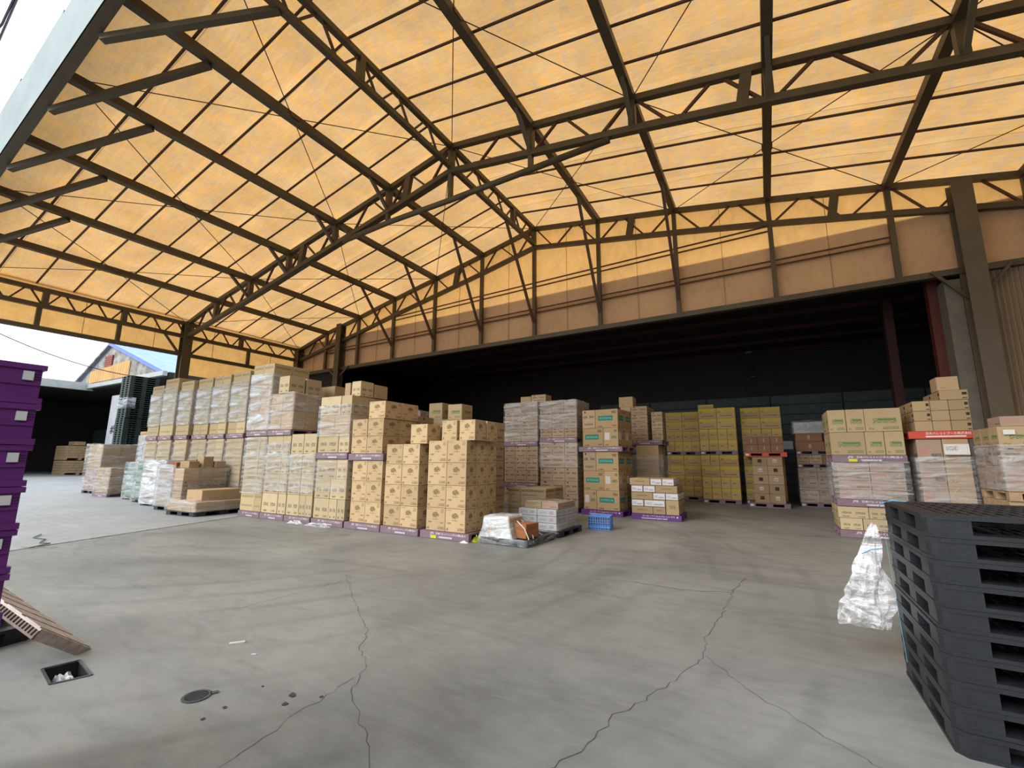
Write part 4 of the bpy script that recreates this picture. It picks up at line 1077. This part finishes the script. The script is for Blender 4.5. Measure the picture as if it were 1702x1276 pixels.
m = MB(); m.tube([(.86,4.34,1.222),(.78,4.38,1.222),(.722,4.41,1.20),(.71,4.44,1.17)], .004, 5); prop(build('blue_string', m, 'sky_blue_string'), 'light blue string tying the film bunch to the black pallets', 'string')
m = MB(); m.tube([(.722,4.44,1.10),(.722,4.36,.7),(.722,4.27,.35),(.722,4.22,.16)], .0015, 5); prop(build('pale_string', m, 'sky_blue_string'), 'thin pale string running down the side of the black pallet tower', 'string')
m = MB(); m.tube([(.58,4.52,.80),(.64,4.50,.84),(.71,4.48,.86)], .004, 5); prop(build('blue_string', m, 'sky_blue_string'), 'short light blue string lower on the film bunch', 'string')
# ---- purple pallet tower on the left edge
for k in range(12):
    x = -2.40+(-.003 if k % 2 else .003); zt = 1.85-(12-k)*.1525
    t = empty('plastic_pallet', (x, .585, zt+.0), R8(90), label=(f'glossy purple pallet, {ORD[k]} from the ground at the left edge' if k else 'glossy purple pallet at the bottom at the left edge'), cat='pallet', group='purple pallets in the left edge tower')
    # local frame turned so that the long closed face looks towards +X
    for nm, b in (('top_deck', (-1.1,.0,.130,0,1.1,.150)), ('bottom_deck', (-1.1,.0,0,0,1.1,.022))):
        m = MB(); m.box(*b); me = m.mesh(nm, 'purp'); o = link(nm, me, t)
    m = MB(); m.box(-1.09,.008,.022,-.01,.09,.130); link('side_face', m.mesh('side_face','purp'), t)
    m = MB(); m.box(-1.09,.002,.070,-.012,.009,.080); link('rib', m.mesh('rib','purp'), t)
    m = MB(); m.box(-1.09,.5,.022,-.01,.6,.130); link('runner', m.mesh('runner','purp'), t)
    m = MB(); m.box(-1.09,1.01,.022,-.01,1.09,.130); link('runner', m.mesh('runner','purp'), t)
    m = MB(); m.box(-.062,-.002,.088,-.034,.0085,.122); link('white_sticker', m.mesh('white_sticker','letter'), t)
    for q in (.095, .105, .115):
        m = MB(); m.box(-.030,.003,q,-.013,.0085,q+.003); link('moulded_line', m.mesh('moulded_line','purp'), t)
    t.rotation_euler = (0, 0, R8(90)); 
# ---- leaning pallets at the left edge
t = pallet('mauve', 0, 0, 0, 0, .82, 1.1, 'dirty mauve ribbed pallet leaning with its corner on the floor', False)
A_ = Vector((-4.79, 1.70, 0)); uu = Vector((.19, -.37, .29)); vv = Vector((-1.2, -.29, .38)); vv -= uu*(vv.dot(uu)/uu.dot(uu))
ex = -uu.normalized(); ey = vv.normalized(); ez = ex.cross(ey)
t.matrix_world = Matrix.Translation(A_+uu-ez*.07) @ Matrix((ex, ey, ez)).transposed().to_4x4() @ Matrix.Diagonal((uu.length/1.1, vv.length/1.1, .5, 1))
t = pallet('black', -6.42, .40, 0, R8(8), 1.1, 1.0, 'dark pallet lying flat under the leaning mauve pallet', False)
t = pallet('green', -6.3, .45, .14, R8(8), 1.1, .9, 'dark green pallet tilted on the flat one at the left edge', False)
t.rotation_euler = (0, R8(5), R8(14)); t.location = (-6.7, .35, .20)

# ================================================================ SMALL THINGS ON THE FLOOR
t = empty('floor_grating', (-4.44, 1.45, 0), label='rectangular metal-framed drain pit with plastic litter inside', cat='drain')
for i in range(4):
    a, b = Vector((*PIT[i], 0))-Vector((-4.44,1.45,0)), Vector((*PIT[(i+1)%4], 0))-Vector((-4.44,1.45,0))
    m = MB(); m.bar(a+Vector((0,0,.002)), b+Vector((0,0,.002)), .016, .010); build('frame_bar', m, 'alu', t)
t = empty('drain_cover', (-3.285, 1.74, 0), R8(60), label='small round iron drain cover with a pull tab in the concrete', cat='drain cover')
m = MB(); R_ = .082; n = 28
for i in range(n):
    a, b = 2*math.pi*i/n, 2*math.pi*(i+1)/n
    m.quad([(R_*math.cos(a),R_*math.sin(a),.008),(R_*math.cos(b),R_*math.sin(b),.008),(R_*.8*math.cos(b),R_*.8*math.sin(b),.008),(R_*.8*math.cos(a),R_*.8*math.sin(a),.008)])
    m.quad([(R_*math.cos(a),R_*math.sin(a),0),(R_*math.cos(b),R_*math.sin(b),0),(R_*math.cos(b),R_*math.sin(b),.008),(R_*math.cos(a),R_*math.sin(a),.008)])
build('ring', m, 'alu', t)
m = MB(); m.tube([(0,0,.0),(0,0,.006)], R_*.8, 24)
lid_ = build('lid', m, 'grate', t)
m = MB()
for k in range(-4, 5):
    L_ = math.sqrt(max(0, (R_*.74)**2-(k*.014)**2)); m.bar((-L_, k*.014, .0075), (L_, k*.014, .0075), .005, .003)
build('lid_rib', m, 'alu', lid_)
m = MB(); m.box(.075,-.016,0,.118,.016,.008); build('pull_tab', m, 'alu', t)
m = MB(); m.bar((-3.95,2.30,.006), (-3.88,2.39,.006), .022, .010); prop(build('paper_scrap', m, 'paper'), 'small white paper scrap on the open concrete', 'litter')
m = MB(); m.bar((-3.60,2.28,.004), (-3.57,2.30,.004), .010, .005); prop(build('paper_scrap', m, 'paper'), 'tiny white scrap between the paper scrap and the drain cover', 'litter')
for k, (x, y, r) in enumerate(((-2.78,2.06,.030),(-2.72,1.97,.026),(-2.60,2.14,.014),(-3.05,2.03,.012),(-3.0,1.76,.016),(-2.98,1.63,.014))):
    m = MB(); P = [(x+r*math.cos(a)*random.uniform(.6,1.2), y+r*math.sin(a)*random.uniform(.5,1.1), .004) for a in [i*math.pi/4 for i in range(8)]]; m.quad(P); m.quad([(p[0],p[1],0) for p in P][::-1])
    for i in range(8): m.quad([(P[i][0],P[i][1],0),(P[(i+1)%8][0],P[(i+1)%8][1],0),P[(i+1)%8],P[i]])
    prop(build('dried_lump', m, 'debris'), ['largest dark dried lump on the concrete, with a twin beside it', 'second largest dark dried lump, touching distance from the largest', 'tiny dark crumb just beyond the two large lumps', 'tiny dark crumb between drain cover and white scraps', 'small dark crumb just right of the drain cover', 'small dark crumb on the near side of the drain cover'][k], 'litter', 'dark lumps on the floor')
m = MB(); m.tube([(-12.4,3.35,.02),(-12.0,3.14,.02),(-11.6,3.2,.02),(-11.2,3.02,.02),(-11.0,3.1,.02),(-10.86,2.95,.02),(-10.73,2.79,.02)], .009, 5)
prop(build('cord', m, 'cord'), 'tangled dark cord lying across the floor joint', 'cord')
m = MB(); m.tube([(-11.0,2.75,.015),(-10.7,2.9,.015),(-10.5,3.05,.015)], .006, 5); prop(build('cord', m, 'wood'), 'short brown cord piece beside the dark cord', 'cord')
def scrap(label, x, y, sx, sy, h, mat, seed, zb=0.):
    m = MB(); n = 10
    for i in range(n):
        for j in range(n):
            P = []
            for a, b in ((i,j),(i+1,j),(i+1,j+1),(i,j+1)):
                u_, v_ = a/n-.5, b/n-.5; e = 1-min(1, (u_*u_+v_*v_)*4)
                q = abs(noise.noise(Vector((u_*9+seed, v_*9, seed)))); P.append((x+u_*sx*(1+.3*q), y+v_*sy*(1+.3*q), zb+.004+h*e*(.3+1.6*q)))
            m.quad(P)
    me = m.mesh('crumpled_film', mat); b_ = bmesh.new(); b_.from_mesh(me); bmesh.ops.remove_doubles(b_, verts=b_.verts, dist=.001); b_.to_mesh(me); b_.free()
    return prop(link('crumpled_film', me), label, 'litter')
scrap('crumpled clear plastic litter lying in the drain pit', -4.43, 1.45, .30, .13, .13, 'film_white', 3., -.10)
scrap('crumpled white plastic scrap before the fifth front-row stack', -9.0, 6.93, .75, .20, .12, 'film_crumple', 2.)
scrap('white plastic tail left of the crumpled scrap', -9.75, 6.93, .5, .12, .08, 'film_crumple', 4.)
scrap('yellow plastic bag at the right corner of the front row', -4.86, 7.30, .12, .30, .16, 'yellow_tag', 6.)
scrap('whitish plastic beside the yellow bag', -4.95, 6.98, .16, .08, .06, 'paper', 8.)

# ================================================================ BEYOND THE YARD, LEFT
# dark green pallet tower
gm = MB(); gm.box(0,0,.095,1.1,1.35,.119); gm.box(0,0,0,1.1,1.35,.018)
for bx in ((0,.2),(.45,.65),(.9,1.1)):
    for by in ((0,.2),(.57,.77),(1.15,1.35)): gm.box(bx[0]+.003,by[0]+.003,.018,bx[1]-.003,by[1]-.003,.095)
gme = gm.mesh('plastic_pallet', 'grn')
for k in range(49):
    x = -31.1+(.0 if k < 30 else .05)+random.uniform(-.01,.01)
    n_ = (ORD[k] if k < 12 else str(k+1)+('st' if k % 10 == 0 and k != 10 else 'nd' if k % 10 == 1 else 'rd' if k % 10 == 2 else 'th'))
    prop(link('plastic_pallet', gme, None, (x, 10.55, k*.1212)), f'dark green pallet, {n_} from the ground in the tall far tower', 'pallet', 'dark green pallets in the tall far tower')
s = Stack('far dark green pallet tower', -31.1, 10.55, 1.16, 1.35); s.film(4.15, 4.75, 'film_hi', 'milky film band', x0=-.06, x1=1.2, y0=-.02, y1=.35)
# shed with dark interior
sh = empty('shed_building', (0,0,0), label='open-fronted shed with pale gutter beyond the yard', cat='building')
m = MB(); m.quad([(-52,4,0),(-66,4,0),(-66,4,7.6),(-52,4,7.6)]); m.quad([(-66,4,0),(-66,34,0),(-66,34,7.6),(-66,4,7.6)]); m.quad([(-66,26,0),(-38,26,0),(-38,26,7.6),(-66,26,7.6)]); build('inner_wall', m, 'dark', sh)
m = MB(); m.box(-66.3,4,7.35,-52,15.6,7.75); m.box(-66.3,15.6,7.35,-38,27,7.75); build('roof', m, 'dark', sh)
m = MB(); m.box(-52,2,7.30,-51.7,15.7,7.95); build('gutter', m, 'greyroof', sh)
m = MB(); m.box(-52,15.2,7.45,-38,15.5,7.80); build('gutter', m, 'greyroof', sh)
m = MB(); m.box(-47.6,15.7,0,-45.6,15.8,6.6); build('white_panel', m, 'whitewall', sh)
link('lettering', text_mesh('#5', .9, 'ink'), sh, (-46.9, 15.68, 3.5), (math.pi/2, 0, 0))
m = MB(); m.box(-64,20.0,0,-47.6,20.1,4.4); build('back_panel', m, 'slate', sh)
for k in range(2):
    t = empty('wooden_crate', (-54.2, 14.6, k*1.26), label=f"{'lower' if k==0 else 'upper'} crate load of light wood standing before the shed", cat='crate', group='crate loads before the shed')
    for q in range(5):
        m = MB(); m.box(0,0,.16+q*.21,2.2,2.1,.16+q*.21+.195); build('board_row', m, 'wood', t)
    for q in range(3):
        m = MB(); m.box(0,q*.95,0,2.2,q*.95+.2,.16); build('skid', m, 'wood', t)
m = MB(); m.box(-53.6,15.2,2.52,-52.5,16.0,2.85); prop(build('cardboard_carton', m, 'wood'), 'small box topmost on the far crates before the shed', 'carton')
m = MB(); m.tube([(-52.5,12.0,7.2),(-53.2,11.0,4),(-53.8,10.3,1.5)], .05, 5); prop(build('hanging_rope', m, 'greyroof'), 'pale rope hanging from the shed roof edge', 'rope')
# gabled building behind (front gable faces the yard)
g = empty('gabled_building', (0,0,0), label='weathered grey gabled building with blue roof and red shutter', cat='building')
YGb = 22.; kx = YGb/30.
def G(x, z): return (x*kx, YGb, 1.5+(z-1.5)*kx)
ap = G(-93.86, 20.05); le = G(-108.5, 13.5); ri = G(-70.5, 12.2)
m = MB(); m.quad([ (le[0],YGb,0), (ri[0],YGb,0), ri, ap, le ]); build('gable_wall', m, 'gable', g)
m = MB()
for k in range(16):
    x0 = -101+k*.94
    zt = lambda x: 16.1+(x+101)*.035
    a, b = G(x0, 14.0), G(x0+.80, 14.0); c, d = G(x0+.80, zt(x0)), G(x0, zt(x0)); e = G(x0+.94, 14.0); f2 = G(x0+.94, zt(x0))
    m.quad([(a[0],YGb-.12,a[2]),(b[0],YGb-.12,b[2]),(c[0],YGb-.12,c[2]),(d[0],YGb-.12,d[2])]); m.quad([(b[0],YGb-.12,b[2]),(e[0],YGb-.05,e[2]),(f2[0],YGb-.05,f2[2]),(c[0],YGb-.12,c[2])])
build('ochre_cladding', m, 'cladorange', g)
a, b = G(-95.5, 16.35), G(-92.7, 18.2); m = MB(); m.box(a[0],YGb-.15,a[2],b[0],YGb-.02,b[2]); rs = build('red_shutter', m, 'redshut', g)
m = MB()
for q in range(1, 5): m.box(a[0]+.02,YGb-.18,a[2]+(b[2]-a[2])*q/5-.02,b[0]-.02,YGb-.15,a[2]+(b[2]-a[2])*q/5+.02)
build('shutter_slat', m, 'rust', rs)
m = MB()
N_ = 26; L2 = 34.
for side, e in ((1, ri), (-1, le)):
    for k in range(N_):
        y0 = YGb-.3+L2*k/N_; y1 = y0+L2/N_*.86; ym = y0+L2/N_
        dz = .25
        m.quad([(ap[0],y0,ap[2]+.25),(ap[0],y1,ap[2]+.25),(e[0],y1,e[2]+.25),(e[0],y0,e[2]+.25)]); m.quad([(ap[0],y1,ap[2]+.25),(ap[0],ym,ap[2]+.30),(e[0],ym,e[2]+.30),(e[0],y1,e[2]+.25)])
build('roof_sheet', m, 'blueroof', g)
m = MB(); m.bar((ap[0],YGb-.3,ap[2]+.05), (ri[0],YGb-.3,ri[2]+.05), .2, .32); build('verge_board', m, 'blueverge', g); m = MB(); m.bar((ap[0],YGb-.3,ap[2]+.05), (le[0],YGb-.3,le[2]+.05), .2, .22); build('verge_board', m, 'gable', g)
# cables
m = MB(); pts = []
for k in range(25):
    t_ = k/24; y = 5.0+ (11.5-5.0)*t_; pts.append((-30, y, 7.25-2.9*t_+1.55*t_*t_))
m.tube(pts, .022, 5); prop(build('overhead_cable', m, 'wire'), 'single sagging cable over the far yard in front of the shed', 'cable')
for k, (z0, z1) in enumerate(((21.7, 23.4), (20.6, 23.55))):
    m = MB(); m.tube([(-30, 3.2, z0-1.5), (-30, 3.62, z0), (-30, 3.80+.1*k, z1), (-30, 4.4, z1+5)], .05, 5)
    prop(build('overhead_cable', m, 'wire'), f"{'upper' if k==0 else 'lower'} of the two cables crossing the top left corner of sky", 'cable')



# ================================================================ the 300 cartons that show largest stand singly, the other visible ones are joined
from mathutils.bvhtree import BVHTree
bpy.context.view_layer.update()
tv = []; tf_ = []; owner = []
for k, (me, Mw, *_) in enumerate(PLACED):
    b = len(tv); tv += [Mw @ v.co for v in me.vertices]
    for p in me.polygons: tf_.append([b+i for i in p.vertices]); owner.append(k)
for o in S.objects:
    if o.type != 'MESH' or 'film' in o.name or 'string' in o.name: continue
    b = len(tv); Mw = o.matrix_world; tv += [Mw @ v.co for v in o.data.vertices]
    for p in o.data.polygons: tf_.append([b+i for i in p.vertices]); owner.append(-1)
tree = BVHTree.FromPolygons(tv, tf_)
gr = (.06, .35, .65, .94)
samples = [(a, 0, c) for a in gr for c in gr]+[(a, 1, c) for a in gr for c in gr]+[(0, a, c) for a in gr for c in gr]+[(1, a, c) for a in gr for c in gr]+[(a, b, 1) for a in gr for b in gr]
def seen(k, eye):
    me, Mw = PLACED[k][:2]; xs_ = [v.co.x for v in me.vertices]; ys_ = [v.co.y for v in me.vertices]; zs_ = [v.co.z for v in me.vertices]; got = 0
    lo = (min(xs_), min(ys_), min(zs_)); hi = (max(xs_), max(ys_), max(zs_))
    for q in samples:
        p = Mw @ Vector([lo[i]+(hi[i]-lo[i])*q[i] for i in range(3)]); d = p-eye; L_ = d.length; d.normalize()
        h_ = tree.ray_cast(eye, d, L_+.01)
        if h_[0] is not None and owner[h_[2]] == k: got += 1
    return got, (hi[0]-lo[0]+hi[1]-lo[1])*(hi[2]-lo[2])
eye0 = Vector((0, 0, 1.5)); back = cam.matrix_world.inverted(); rank = []; joined = []
for k in range(len(PLACED)):
    got, ar = seen(k, eye0); loc = PLACED[k][4]; c = back @ loc
    if got and c.z < 0 and abs(c.x/c.z) < 1.2: rank.append((got*ar/(loc-eye0).length_squared, k))
    elif seen(k, Vector((1.2, .2, 1.5)))[0] or seen(k, Vector((-1.2, -.1, 1.5)))[0]: joined.append(k)
rank.sort(reverse=True)
for _, k in sorted(rank[:298], key=lambda q: q[1]):
    me, Mw, label, group, loc, rz = PLACED[k]
    prop(link('cardboard_carton', me, None, loc, (0, 0, rz)), label, 'carton', group)
joined += [k for _, k in rank[298:]]
mj = MB()
for k in sorted(joined):
    me, Mw = PLACED[k][:2]; base = len(mj.v); sl = mj.slot(me.materials[0]); uvl = me.uv_layers[0].data
    mj.v += [tuple(Mw @ v.co) for v in me.vertices]
    for p in me.polygons:
        mj.f.append(tuple(base+i for i in p.vertices)); mj.mi.append(sl); mj.uv.append([tuple(uvl[i].uv) for i in p.loop_indices])
prop(build('distant_cartons', mj, None), 'remaining partly hidden cartons filling the stacks behind and inside the warehouse', 'cartons', kind='stuff')
